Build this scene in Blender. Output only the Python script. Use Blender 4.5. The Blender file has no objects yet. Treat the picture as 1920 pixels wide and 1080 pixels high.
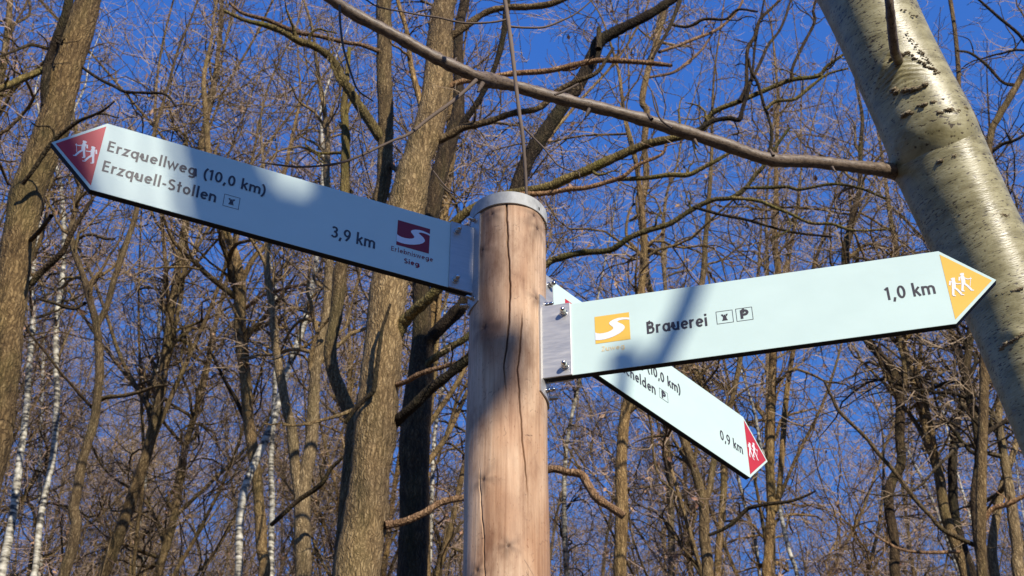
import bpy, math, random
import numpy as np

sc = bpy.context.scene
COL = sc.collection
R_ = math.radians
CZ = 1.5                                   # eye height above the forest floor

# ------------------------------------------------------------------ camera
FPX, PITCH, ROLL = 2689.07, 0.6868409, 0.0049491
_c, _s = math.cos(PITCH), math.sin(PITCH)
FW = np.array([0, _c, _s]); _r0 = np.array([1.0, 0, 0]); _u0 = np.array([0, -_s, _c])
RT = math.cos(ROLL)*_r0 + math.sin(ROLL)*_u0
UP = -math.sin(ROLL)*_r0 + math.cos(ROLL)*_u0
cam = bpy.data.cameras.new('camera'); camo = bpy.data.objects.new('camera', cam); COL.objects.link(camo)
from mathutils import Matrix, Vector
camo.matrix_world = Matrix(((RT[0], UP[0], -FW[0], 0), (RT[1], UP[1], -FW[1], 0), (RT[2], UP[2], -FW[2], CZ), (0, 0, 0, 1)))
cam.sensor_width = 36; cam.lens = FPX/1920*36; cam.clip_start = 0.05; cam.clip_end = 2000
cam.dof.use_dof = True; cam.dof.focus_distance = 2.55; cam.dof.aperture_fstop = 22
sc.camera = camo

# ------------------------------------------------------------------ sky, sun, exposure
SUN_AZ, SUN_EL = R_(154), R_(29)            # azimuth clockwise from +Y
S_DIR = np.array([math.sin(SUN_AZ)*math.cos(SUN_EL), math.cos(SUN_AZ)*math.cos(SUN_EL), math.sin(SUN_EL)])
w = bpy.data.worlds.new('World'); sc.world = w; w.use_nodes = True
nt = w.node_tree; bg = nt.nodes['Background']
sky = nt.nodes.new('ShaderNodeTexSky'); sky.sky_type = 'NISHITA'; sky.sun_disc = False
sky.sun_elevation = SUN_EL; sky.sun_rotation = SUN_AZ
sky.air_density = 1.0; sky.dust_density = 0.0; sky.ozone_density = 5.0; sky.altitude = 1500
# crisp polarised-looking winter sky: the Nishita sky blended with an even deep blue
skm = nt.nodes.new('ShaderNodeMix'); skm.data_type = 'RGBA'; skm.inputs[0].default_value = 0.965
stc = nt.nodes.new('ShaderNodeTexCoord'); ssx = nt.nodes.new('ShaderNodeSeparateXYZ'); nt.links.new(stc.outputs['Generated'], ssx.inputs[0])
srp = nt.nodes.new('ShaderNodeValToRGB'); nt.links.new(ssx.outputs['Z'], srp.inputs[0])      # paler towards the horizon
e = srp.color_ramp.elements; e[0].position = 0.30; e[0].color = (0.100, 0.280, 0.76, 1); e[1].position = 0.85; e[1].color = (0.037, 0.158, 0.62, 1)
smu = nt.nodes.new('ShaderNodeMix'); smu.data_type = 'RGBA'; smu.blend_type = 'MULTIPLY'; smu.inputs[0].default_value = 1.0
nt.links.new(srp.outputs[0], smu.inputs[6]); smu.inputs[7].default_value = (9, 9, 9, 1)
nt.links.new(sky.outputs[0], skm.inputs[6]); nt.links.new(smu.outputs[2], skm.inputs[7])
nt.links.new(skm.outputs[2], bg.inputs[0]); bg.inputs[1].default_value = 0.10
sun = bpy.data.lights.new('sun', 'SUN'); sun.energy = 5.0; sun.angle = R_(0.53); sun.color = (1.0, 0.93, 0.82)
suno = bpy.data.objects.new('sun', sun); COL.objects.link(suno)
suno.rotation_euler = Vector(S_DIR).to_track_quat('Z', 'Y').to_euler()
sc.view_settings.view_transform = 'Standard'; sc.view_settings.look = 'None'
sc.view_settings.exposure = 0.08; sc.view_settings.gamma = 1.0
sc.cycles.use_denoising = True
sc.cycles.max_bounces = 6; sc.cycles.diffuse_bounces = 2; sc.cycles.glossy_bounces = 2

# ------------------------------------------------------------------ helpers
def ray(px, py):
    return FW + RT*((px-960)/FPX) - UP*((py-540)/FPX)
def at(px, py, Y):
    d = ray(px, py); t = Y/d[1]
    p = d*t; p[2] += CZ
    return p, t
def ground_z(x, y):
    y = np.asarray(y, float); x = np.asarray(x, float)
    up = 0.30*np.logaddexp(0, (y-5)/2.5)*2.5
    dn = -0.05*np.logaddexp(0, (-y-6)/3)*3
    return up + dn + 0.12*np.sin(x*0.31+y*0.17) + 0.08*np.sin(x*0.83-y*0.41+1) - 0.12

def tag(o, label=None, cat=None, group=None, kind=None):
    for k, v in (('label', label), ('category', cat), ('group', group), ('kind', kind)):
        if v: o[k] = v
    return o
def empty(name, loc=(0, 0, 0), rz=0):
    o = bpy.data.objects.new(name, None); COL.objects.link(o)
    o.empty_display_size = 0.2; o.location = loc; o.rotation_euler = (0, 0, rz); return o

class TB:
    """collects quads / polygons and links them as one mesh object"""
    def __init__(s): s.v = []; s.f4 = []; s.fn = []; s.uv = []; s.mi = []; s.n = 0
    def quads(s, V, F, UV=None):
        V = np.asarray(V, float).reshape(-1, 3)
        s.v.append(V); s.f4.append(np.asarray(F, int)+s.n)
        s.uv.append(np.zeros((len(V), 2)) if UV is None else np.asarray(UV).reshape(-1, 2)); s.n += len(V)
    def polys(s, V, faces, mats=None):
        V = np.asarray(V, float).reshape(-1, 3)
        s.v.append(V); s.uv.append(V[:, [0, 2]]*1.0)
        for i, f in enumerate(faces): s.fn.append(([j+s.n for j in f], 0 if mats is None else mats[i]))
        s.n += len(V)
    def tube(s, P, R, sides, u0=0.0):
        P = np.asarray(P, float); R = np.asarray(R, float)
        if P.ndim == 2: P = P[None]; R = R[None]
        N, K, _ = P.shape
        T = np.gradient(P, axis=1); T /= np.linalg.norm(T, axis=2, keepdims=True)+1e-12
        ref = np.tile(np.array([0.31, 0.87, 0.11]), (N, 1))
        ref[np.abs(T[:, 0]@np.array([0.31, 0.87, 0.11])) > 0.8] = (0.9, -0.2, 0.3)
        n = np.cross(T[:, 0], ref); n /= np.linalg.norm(n, axis=1, keepdims=True)
        NN = np.zeros_like(P)
        for k in range(K):
            t = T[:, k]; n = n-(n*t).sum(1, keepdims=True)*t; n /= np.linalg.norm(n, axis=1, keepdims=True)+1e-12
            NN[:, k] = n
        B = np.cross(T, NN)
        a = np.arange(sides+1)*2*np.pi/sides
        ring = P[:, :, None]+R[:, :, None, None]*(np.cos(a)[:, None]*NN[:, :, None]+np.sin(a)[:, None]*B[:, :, None])
        seg = np.concatenate([np.zeros((N, 1)), np.cumsum(np.linalg.norm(np.diff(P, axis=1), axis=2), axis=1)], 1)
        uu = (a[None, None, :]*R[:, :1, None])*np.ones((N, K, 1))+u0
        vv = np.repeat(seg[:, :, None], sides+1, 2)
        UV = np.stack([uu, vv], -1)
        S1 = sides+1
        base = (np.arange(N)*K*S1)[:, None, None]+(np.arange(K-1)*S1)[None, :, None]+np.arange(sides)[None, None, :]
        F = np.stack([base, base+1, base+1+S1, base+S1], -1).reshape(-1, 4)
        s.quads(ring, F, UV)
    def box(s, x0, x1, y0, y1, z0, z1):
        V = [(x, y, z) for x in (x0, x1) for y in (y0, y1) for z in (z0, z1)]
        s.polys(V, [(0, 1, 3, 2), (4, 6, 7, 5), (0, 4, 5, 1), (2, 3, 7, 6), (0, 2, 6, 4), (1, 5, 7, 3)])
    def build(s, name, mats, parent=None, smooth=True, loc=None):
        me = bpy.data.meshes.new(name)
        V = np.concatenate(s.v); UV = np.concatenate(s.uv)
        F4 = np.concatenate(s.f4) if s.f4 else np.zeros((0, 4), int)
        idx = list(F4.reshape(-1)); 
        starts = list(np.arange(len(F4))*4); mi = [0]*len(F4); c = len(F4)*4
        for f, m in s.fn:
            starts.append(c); idx += f; c += len(f); mi.append(m)
        idx = np.array(idx, np.int32)
        me.vertices.add(len(V)); me.vertices.foreach_set('co', V.astype(np.float32).ravel())
        me.loops.add(len(idx)); me.loops.foreach_set('vertex_index', idx)
        me.polygons.add(len(starts)); me.polygons.foreach_set('loop_start', np.array(starts, np.int32))
        me.polygons.foreach_set('material_index', np.array(mi, np.int32))
        me.polygons.foreach_set('use_smooth', np.full(len(starts), smooth, bool))
        ul = me.uv_layers.new(name='UVMap'); ul.data.foreach_set('uv', UV[idx].astype(np.float32).ravel())
        for m in (mats if isinstance(mats, (list, tuple)) else [mats]): me.materials.append(m)
        me.update(calc_edges=True); me.validate()
        o = bpy.data.objects.new(name, me); COL.objects.link(o)
        if parent is not None: o.parent = parent
        if loc is not None: o.location = loc
        return o

# ------------------------------------------------------------------ materials
def newmat(name):
    m = bpy.data.materials.new(name); m.use_nodes = True
    t = m.node_tree; b = t.nodes['Principled BSDF']
    return m, t, b
def N(t, typ, **kw):
    n = t.nodes.new(typ)
    for k, v in kw.items(): setattr(n, k, v)
    return n
def ramp(t, stops):
    r = t.nodes.new('ShaderNodeValToRGB'); e = r.color_ramp.elements
    while len(e) < len(stops): e.new(0.5)
    for i, (p, c) in enumerate(stops):
        e[i].position = p; e[i].color = (*c, 1) if len(c) == 3 else c
    return r
def noise(t, vec, scale, detail=4, rough=0.55, dist=0.0):
    n = N(t, 'ShaderNodeTexNoise'); n.inputs['Scale'].default_value = scale; n.inputs['Detail'].default_value = detail
    n.inputs['Roughness'].default_value = rough; n.inputs['Distortion'].default_value = dist
    t.links.new(vec, n.inputs['Vector']); return n
def mapping(t, src, scale):
    m = N(t, 'ShaderNodeMapping'); m.inputs['Scale'].default_value = scale; t.links.new(src, m.inputs['Vector']); return m.outputs[0]
def mix(t, fac, a, b, mode='MIX'):
    m = N(t, 'ShaderNodeMix', data_type='RGBA', blend_type=mode)
    for sock, v in ((m.inputs[0], fac), (m.inputs[6], a), (m.inputs[7], b)):
        if hasattr(v, 'default_value'): t.links.new(v, sock)
        else: sock.default_value = v if not isinstance(v, tuple) else (*v, 1)
    return m.outputs[2]
def bump(t, h, strength, dist, b):
    n = N(t, 'ShaderNodeBump'); n.inputs['Strength'].default_value = strength; n.inputs['Distance'].default_value = dist
    t.links.new(h, n.inputs['Height']); t.links.new(n.outputs[0], b.inputs['Normal'])

def bark(name, dark, mid, light, moss=(0.10, 0.11, 0.03), mossamt=0.35, sc_=1.0, bstr=1.0, bd=0.03):
    m, t, b = newmat(name)
    tc = N(t, 'ShaderNodeTexCoord'); oi = N(t, 'ShaderNodeObjectInfo'); ob = tc.outputs['Object']
    wob = noise(t, ob, 9, 3)                                   # bends the furrows
    wv = N(t, 'ShaderNodeVectorMath', operation='MULTIPLY_ADD'); t.links.new(wob.outputs[1], wv.inputs[0]); wv.inputs[1].default_value = (0.10, 0.10, 0.10); t.links.new(ob, wv.inputs[2])
    vo = N(t, 'ShaderNodeTexVoronoi', feature='DISTANCE_TO_EDGE'); vo.inputs['Scale'].default_value = 1.0
    t.links.new(mapping(t, wv.outputs[0], (40*sc_, 40*sc_, 6.5*sc_)), vo.inputs['Vector'])
    n1 = noise(t, mapping(t, ob, (30*sc_, 30*sc_, 6*sc_)), 1.0, 7, 0.66, 0.5)
    r1 = ramp(t, [(0.30, dark), (0.50, mid), (0.72, light)]); t.links.new(n1.outputs[0], r1.inputs[0])
    rc = ramp(t, [(0.0, (0.16, 0.13, 0.11)), (0.10, (0.62, 0.58, 0.54)), (0.30, (1.08, 1.08, 1.08))]); t.links.new(vo.outputs['Distance'], rc.inputs[0])
    c = mix(t, 0.72, r1.outputs[0], rc.outputs[0], 'MULTIPLY')
    n2 = noise(t, mapping(t, ob, (2.5, 2.5, 0.9)), 1.0, 5, 0.65)
    r2 = ramp(t, [(0.48, (0, 0, 0)), (0.68, (1, 1, 1))]); t.links.new(n2.outputs[0], r2.inputs[0])
    mm = N(t, 'ShaderNodeMath', operation='MULTIPLY'); t.links.new(r2.outputs[0], mm.inputs[0]); mm.inputs[1].default_value = mossamt
    c = mix(t, mm.outputs[0], c, moss)
    n3 = noise(t, ob, 1.1, 4, 0.6)
    r3 = ramp(t, [(0.3, (0.55, 0.53, 0.52)), (0.7, (1.2, 1.16, 1.06))]); t.links.new(n3.outputs[0], r3.inputs[0])
    c = mix(t, 1.0, c, r3.outputs[0], 'MULTIPLY')
    rv = ramp(t, [(0.0, (0.62, 0.62, 0.64)), (0.5, (0.95, 0.93, 0.88)), (1.0, (1.2, 1.1, 0.92))]); t.links.new(oi.outputs['Random'], rv.inputs[0])
    c = mix(t, 1.0, c, rv.outputs[0], 'MULTIPLY')
    t.links.new(c, b.inputs['Base Color']); b.inputs['Roughness'].default_value = 0.85
    b.inputs['Specular IOR Level'].default_value = 0.2
    sm = N(t, 'ShaderNodeMath', operation='MINIMUM'); t.links.new(vo.outputs['Distance'], sm.inputs[0]); sm.inputs[1].default_value = 0.3
    s2 = N(t, 'ShaderNodeMath', operation='MULTIPLY_ADD'); t.links.new(n1.outputs[0], s2.inputs[0]); s2.inputs[1].default_value = 0.5; t.links.new(sm.outputs[0], s2.inputs[2])
    bump(t, s2.outputs[0], bstr, bd, b)
    return m
M = {}
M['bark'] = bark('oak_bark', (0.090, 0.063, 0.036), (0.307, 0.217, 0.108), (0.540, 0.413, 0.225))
M['bark_mid'] = bark('brown_bark', (0.06, 0.043, 0.024), (0.21, 0.150, 0.075), (0.38, 0.29, 0.16))
M['bark_dark'] = bark('dark_shaded_bark', (0.022, 0.016, 0.011), (0.080, 0.058, 0.034), (0.17, 0.125, 0.075), mossamt=0.25)  # dark bark whose colour also holds the shade on the dim trunks
M['bark_grey'] = bark('grey_bark', (0.105, 0.083, 0.054), (0.323, 0.247, 0.143), (0.540, 0.435, 0.277), mossamt=0.2)
M['limb_moss'] = bark('mossy_bark', (0.075, 0.060, 0.030), (0.217, 0.180, 0.075), (0.405, 0.330, 0.150), moss=(0.13, 0.13, 0.025), mossamt=0.8)
M['limb_tan'] = bark('barkless_wood', (0.169, 0.098, 0.058), (0.403, 0.260, 0.156), (0.598, 0.416, 0.273), mossamt=0.05)
def twigmat(name, a, b_):
    m, t, b = newmat(name)
    tc = N(t, 'ShaderNodeTexCoord'); n = noise(t, tc.outputs['Object'], 2.2, 3)
    r = ramp(t, [(0.3, a), (0.7, b_)]); t.links.new(n.outputs[0], r.inputs[0])
    t.links.new(r.outputs[0], b.inputs['Base Color']); b.inputs['Roughness'].default_value = 0.7
    b.inputs['Specular IOR Level'].default_value = 0.25
    return m
M['bark_pale'] = bark('pale_oak_bark', (0.14, 0.096, 0.046), (0.45, 0.32, 0.160), (0.71, 0.54, 0.30), mossamt=0.3)
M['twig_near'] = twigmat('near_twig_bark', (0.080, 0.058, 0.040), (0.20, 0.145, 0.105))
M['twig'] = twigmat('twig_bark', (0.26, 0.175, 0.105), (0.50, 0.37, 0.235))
M['twig_red'] = twigmat('reddish_twig_bark', (0.28, 0.180, 0.125), (0.53, 0.38, 0.275))
def whitebark(name):
    m, t, b = newmat(name)
    tc = N(t, 'ShaderNodeTexCoord')
    n1 = noise(t, mapping(t, tc.outputs['Object'], (5, 5, 16)), 1.0, 4, 0.6)
    r1 = ramp(t, [(0.40, (0.035, 0.03, 0.022)), (0.48, (0.28, 0.245, 0.17)), (0.62, (0.60, 0.56, 0.44))]); t.links.new(n1.outputs[0], r1.inputs[0])
    t.links.new(r1.outputs[0], b.inputs['Base Color']); b.inputs['Roughness'].default_value = 0.6
    bump(t, n1.outputs[0], 0.3, 0.01, b); return m
M['white_birch'] = whitebark('white_birch_bark')
def leafmat():
    m, t, b = newmat('dead_leaf')
    tc = N(t, 'ShaderNodeTexCoord'); n = noise(t, tc.outputs['Object'], 3, 2)
    r = ramp(t, [(0.3, (0.30, 0.13, 0.07)), (0.7, (0.50, 0.32, 0.18))]); t.links.new(n.outputs[0], r.inputs[0])
    t.links.new(r.outputs[0], b.inputs['Base Color']); b.inputs['Roughness'].default_value = 0.6; return m
M['leaf'] = leafmat()
def floormat():
    m, t, b = newmat('leaf_litter')
    tc = N(t, 'ShaderNodeTexCoord'); n = noise(t, tc.outputs['Object'], 7, 8, 0.7)
    r = ramp(t, [(0.3, (0.020, 0.014, 0.008)), (0.5, (0.065, 0.042, 0.024)), (0.7, (0.14, 0.09, 0.052))]); t.links.new(n.outputs[0], r.inputs[0])
    t.links.new(r.outputs[0], b.inputs['Base Color']); b.inputs['Roughness'].default_value = 0.9; bump(t, n.outputs[0], 1, 0.05, b); return m
M['floor'] = floormat()
def paint(name, col, rough=0.35, var=0.04, spec=0.4):
    m, t, b = newmat(name)
    tc = N(t, 'ShaderNodeTexCoord'); n = noise(t, mapping(t, tc.outputs['Object'], (9, 9, 14)), 1.0, 5, 0.6)
    lo = tuple(c*(1-var) for c in col); hi = tuple(min(1, c*(1+var)) for c in col)
    r = ramp(t, [(0.35, lo), (0.65, hi)]); t.links.new(n.outputs[0], r.inputs[0])
    t.links.new(r.outputs[0], b.inputs['Base Color']); b.inputs['Specular IOR Level'].default_value = spec
    r2 = ramp(t, [(0.3, (rough*.85,)*3), (0.7, (rough*1.15,)*3)]); t.links.new(n.outputs[0], r2.inputs[0]); t.links.new(r2.outputs[0], b.inputs['Roughness'])
    return m
M['board'] = paint('board_enamel', (0.64, 0.79, 0.715), 0.38, 0.02)
M['edge'] = paint('board_edge', (0.012, 0.012, 0.014), 0.6)
M['ink'] = paint('black_lettering', (0.060, 0.052, 0.055), 0.4)
M['red'] = paint('red_enamel', (0.56, 0.035, 0.045), 0.4)
M['maroon'] = paint('maroon_print', (0.26, 0.012, 0.022), 0.4)
M['yellow'] = paint('yellow_enamel', (0.86, 0.53, 0.085), 0.4, 0.02)
M['yellow_ink'] = paint('yellow_caption', (0.86, 0.66, 0.33), 0.4, 0.02)
M['white'] = paint('white_print', (0.86, 0.86, 0.86), 0.4, 0.02)
def metal(name, col, rough, metallic=1.0, sc_=(60, 60, 60), var=0.15):
    m, t, b = newmat(name)
    tc = N(t, 'ShaderNodeTexCoord'); n = noise(t, mapping(t, tc.outputs['Object'], sc_), 1.0, 5, 0.6)
    r = ramp(t, [(0.3, tuple(c*(1-var) for c in col)), (0.7, tuple(min(1, c*(1+var)) for c in col))]); t.links.new(n.outputs[0], r.inputs[0])
    t.links.new(r.outputs[0], b.inputs['Base Color']); b.inputs['Metallic'].default_value = metallic
    r2 = ramp(t, [(0.3, (rough*.8,)*3), (0.7, (min(1, rough*1.25),)*3)]); t.links.new(n.outputs[0], r2.inputs[0]); t.links.new(r2.outputs[0], b.inputs['Roughness'])
    bump(t, n.outputs[0], 0.08, 0.002, b); return m
M['galv'] = metal('galvanised_band', (0.44, 0.44, 0.41), 0.75, 0.15, (70, 70, 40), 0.28)
M['alu'] = metal('bare_aluminium', (0.52, 0.50, 0.47), 0.45, 0.5, (20, 20, 160), 0.1)
M['steel'] = metal('stainless_steel', (0.62, 0.60, 0.57), 0.16, 1.0)
M['hole'] = paint('dark_hole', (0.01, 0.01, 0.01), 0.9)

# ------------------------------------------------------------------ ground
def make_ground():
    xs = np.concatenate([np.linspace(-300, -40, 27), np.linspace(-38, 38, 77), np.linspace(40, 300, 27)])
    ys = np.concatenate([np.linspace(-300, -20, 29), np.linspace(-18, 70, 89), np.linspace(75, 300, 24)])
    X, Y = np.meshgrid(xs, ys, indexing='ij')
    V = np.stack([X, Y, ground_z(X, Y)], -1).reshape(-1, 3)
    n, m_ = len(xs), len(ys)
    b = (np.arange(n-1)*m_)[:, None]+np.arange(m_-1)[None, :]
    F = np.stack([b, b+m_, b+m_+1, b+1], -1).reshape(-1, 4)
    tb = TB(); tb.quads(V, F)
    tag(tb.build('ground', M['floor']), kind='structure')
make_ground()

# ------------------------------------------------------------------ signpost
AX, AY, PR = -0.007, 1.95, 0.0665
PG = float(ground_z(AX, AY))
signpost = empty('signpost', (AX, AY, PG))
tag(signpost, 'round timber signpost with grey metal cap band and three pale arrow boards', 'signpost')

def interp(pts, z):
    zz = np.array([p[1] for p in pts])[::-1]; th = np.array([p[0] for p in pts])[::-1]
    return np.interp(z, zz, th), (z >= zz[0]) & (z <= zz[-1]), zz[0], zz[-1]
CRACKS = [([(-0.055, 1.76), (-0.053, 1.7305), (-0.030, 1.69), (-0.009, 1.6418), (0.030, 1.60), (0.059, 1.5576), (0.051, 1.5029), (0.002, 1.4308), (-0.087, 1.3874), (-0.051, 1.3447), (-0.025, 1.305)], 0.0012, 0.007),
          ([(0.379, 1.501), (0.339, 1.4338), (0.261, 1.375), (0.33, 1.3035), (0.397, 1.231), (0.492, 1.1696), (0.524, 1.0936)], 0.0009, 0.006),
          ([(-0.66, 1.20), (-0.646, 1.1726), (-0.621, 1.1331), (-0.53, 1.0715), (-0.494, 1.0054), (-0.52, 0.6), (-0.4, 0.2)], 0.0008, 0.005)]
CRACKS = [([(a, z) for a, z in p], wd, dp) for p, wd, dp in CRACKS]
KNOTS = [(-0.555, 1.170, 0.007), (-0.594, 1.467, 0.012), (-0.684, 1.018, 0.006), (0.807, 1.538, 0.006), (-0.737, 1.643, 0.006), (0.733, 1.725, 0.009), (-0.45, 1.72, 0.007), (0.86, 1.70, 0.010), (0.05, 1.05, 0.005), (0.55, 0.98, 0.006)]
def post_mesh():
    rng = np.random.default_rng(5)
    front = np.linspace(-1.45, 1.45, 320); back = np.linspace(1.45, 2*np.pi-1.45, 60)[1:-1]
    th = np.concatenate([front, back]); nt_ = len(th)
    zt = 1.752
    z = np.concatenate([[-CZ+PG-0.4], np.linspace(-CZ+PG+0.05, 0.92, 60), np.linspace(0.923, zt, 420)])
    TH, Z = np.meshgrid(th, z, indexing='ij')
    rr = np.full_like(TH, PR); stain = np.zeros_like(TH)
    # gentle waviness of the peeled log
    for k in range(14):
        a, f1, f2, p = rng.normal(), rng.integers(1, 6), rng.uniform(2, 22), rng.uniform(0, 6.28)
        rr += 0.00022*a*np.sin(f1*TH+f2*Z+p)
    for pts, wd, dp in CRACKS:
        tc_, ins, z0, z1 = interp(pts, Z)
        tc_ = tc_+0.006*np.sin(Z*95)+0.004*np.sin(Z*231+1)
        prof = np.clip(np.minimum((Z-z0)/0.10, (z1-Z)/0.03 if z1 < 1.74 else 1), 0, 1)*ins
        wl = wd*(0.35+0.65*prof)
        d = np.abs(TH-tc_)*PR
        rr -= dp*prof*np.exp(-(d/wl)**2)
        stain = np.maximum(stain, 0.9*prof*np.exp(-(d/(wl*0.8))**2))
    for a, zk, rk in KNOTS:
        dx = (TH-a)*PR; dz = (Z-zk)
        d = np.sqrt(dx**2+(dz*0.8)**2)
        wob = 1+0.35*np.sin(5*np.arctan2(dz, dx)+zk*40)
        rr += 0.0022*np.exp(-(d/(2.1*rk))**2)-0.0022*np.exp(-(d/(0.5*rk))**2)
        stain = np.maximum(stain, 0.95*np.exp(-(d/(0.62*rk*wob))**2))
        stain = np.maximum(stain, 0.55*np.exp(-(d/(2.2*rk*wob))**2))
    for a0, a1, z0, z1 in ((0.453, 0.66, 1.2519, 1.2553), (0.42, 0.70, 1.03, 1.005), (0.45, 0.72, 1.012, 0.990)):
        u = np.clip((TH-a0)/(a1-a0), 0, 1); zz = z0+(z1-z0)*u
        d = np.abs(Z-zz); stain = np.maximum(stain, 0.85*np.exp(-(d/0.0009)**2)*((TH > a0) & (TH < a1)))
    for k in range(130):                         # beetle scratches and nicks
        a0 = rng.uniform(-1.2, 1.2); z0 = rng.uniform(0.95, 1.73); L = rng.uniform(0.003, 0.018); an = rng.normal(0, 0.8)
        dx = (TH-a0)*PR; dz = Z-z0; al = dx*math.cos(an)+dz*math.sin(an); pe = -dx*math.sin(an)+dz*math.cos(an)+0.002*np.sin(al*400+k)
        stain = np.maximum(stain, rng.uniform(0.2, 0.6)*np.exp(-(pe/0.0006)**2)*(np.abs(al) < L/2))
    x = rr*np.sin(TH); y = -rr*np.cos(TH)
    V = np.stack([x, y, Z+CZ-PG], -1).reshape(-1, 3)
    nz = len(z)
    i = np.arange(nt_)[:, None]; j = np.arange(nz-1)[None, :]; i2 = (i+1) % nt_
    F = np.stack([i*nz+j, i2*nz+j, i2*nz+j+1, i*nz+j+1], -1).reshape(-1, 4)
    tb = TB(); tb.quads(V, F); tb.fn.append(([k*nz+nz-1 for k in range(nt_)], 0))
    o = tb.build('post', M['wood'], signpost)
    at_ = o.data.attributes.new('stain', 'FLOAT', 'POINT'); at_.data.foreach_set('value', stain.reshape(-1).astype(np.float32))
def woodmat():
    m, t, b = newmat('peeled_timber')
    tc = N(t, 'ShaderNodeTexCoord'); at_ = N(t, 'ShaderNodeAttribute', attribute_name='stain')
    n1 = noise(t, mapping(t, tc.outputs['Object'], (150, 150, 5)), 1.0, 5, 0.6, 0.3)
    r1 = ramp(t, [(0.25, (0.45, 0.285, 0.172)), (0.5, (0.64, 0.445, 0.290)), (0.75, (0.75, 0.565, 0.385))]); t.links.new(n1.outputs[0], r1.inputs[0])
    n2 = noise(t, mapping(t, tc.outputs['Object'], (20, 20, 7)), 1.0, 6, 0.65)
    r2 = ramp(t, [(0.34, (0.56, 0.47, 0.40)), (0.5, (0.93, 0.90, 0.86)), (0.64, (1.1, 1.06, 1.0))]); t.links.new(n2.outputs[0], r2.inputs[0])
    c = mix(t, 1.0, r1.outputs[0], r2.outputs[0], 'MULTIPLY')
    n3 = noise(t, mapping(t, tc.outputs['Object'], (330, 330, 120)), 1.0, 3, 0.6)
    r3 = ramp(t, [(0.62, (1, 1, 1)), (0.70, (0.62, 0.50, 0.42))]); t.links.new(n3.outputs[0], r3.inputs[0])
    c = mix(t, 0.7, c, r3.outputs[0], 'MULTIPLY')
    n4 = noise(t, mapping(t, tc.outputs['Object'], (9, 9, 3)), 1.0, 3)
    r4 = ramp(t, [(0.38, (0.70, 0.58, 0.50)), (0.5, (0.92, 0.88, 0.85)), (0.62, (1.04, 1.04, 1.05))]); t.links.new(n4.outputs[0], r4.inputs[0])
    c = mix(t, 1.0, c, r4.outputs[0], 'MULTIPLY')
    c = mix(t, at_.outputs['Fac'], c, (0.035, 0.014, 0.008))
    t.links.new(c, b.inputs['Base Color']); b.inputs['Roughness'].default_value = 0.62; b.inputs['Specular IOR Level'].default_value = 0.3
    a = N(t, 'ShaderNodeMath', operation='ADD'); t.links.new(n1.outputs[0], a.inputs[0]); t.links.new(n2.outputs[0], a.inputs[1])
    bump(t, a.outputs[0], 0.6, 0.0016, b); return m
M['wood'] = woodmat()
post_mesh()
ZP = CZ-PG                                     # model z -> signpost local z

def arc_band(name, mat, r0, r1, a0, a1, z0, z1, n=64, close=False, taper=0.0, parent=signpost):
    """a curved plate hugging the post; angles measured from the viewer's side, towards +x"""
    th = np.linspace(a0, a1, n)
    tb = TB()
    prof = [(r1, z0), (r1, z1), (r0, z1), (r0, z0)]
    V = []
    for t_ in th:
        e = taper*abs((t_-(a0+a1)/2)/((a1-a0)/2))**4
        for r, z in prof:
            zz = z+(e if z == z0 else -e)
            V.append((r*math.sin(t_), -r*math.cos(t_), zz+ZP))
    F = []
    for i in range(n-1):
        for k in range(4):
            k2 = (k+1) % 4
            F.append((i*4+k, i*4+k2, (i+1)*4+k2, (i+1)*4+k))
    if not close: F += [(0, 1, 2, 3), tuple((n-1)*4+k for k in (3, 2, 1, 0))]
    tb.polys(V, F)
    o = tb.build(name, mat, parent, smooth=False)
    m = o.modifiers.new('b', 'BEVEL'); m.width = 0.0006; m.segments = 2
    return o
band = arc_band('cap_band', M['galv'], PR+0.0012, PR+0.0045, 0, 2*math.pi, 1.7375, 1.7655, 128, True)
# lid of the cap, slot in the band, frayed straws under the band
tb = TB(); n = 64
tb.polys([(0.0668*math.cos(a), 0.0668*math.sin(a), 1.757+ZP) for a in np.linspace(0, 2*math.pi, n, endpoint=False)], [tuple(range(n))])
tb.build('lid', M['galv'], band, smooth=False)
arc_band('slot', M['hole'], PR+0.0042, PR+0.0048, 0.868, 0.905, 1.7435, 1.7505, 6, parent=band)
tb = TB()
for (a, z, dx, dz) in ((1.25, 1.735, 0.022, -0.016), (1.32, 1.722, 0.012, -0.006), (1.15, 1.738, 0.006, -0.010)):
    p0 = np.array([0.067*math.sin(a), -0.067*math.cos(a), z+ZP])
    tb.tube([p0, p0+np.array([dx*.5, -0.004, dz*.35]), p0+np.array([dx, -0.005, dz])], [0.0009, 0.0008, 0.0004], 5)
tb.build('splinter', M['limb_tan'], signpost)

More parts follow.
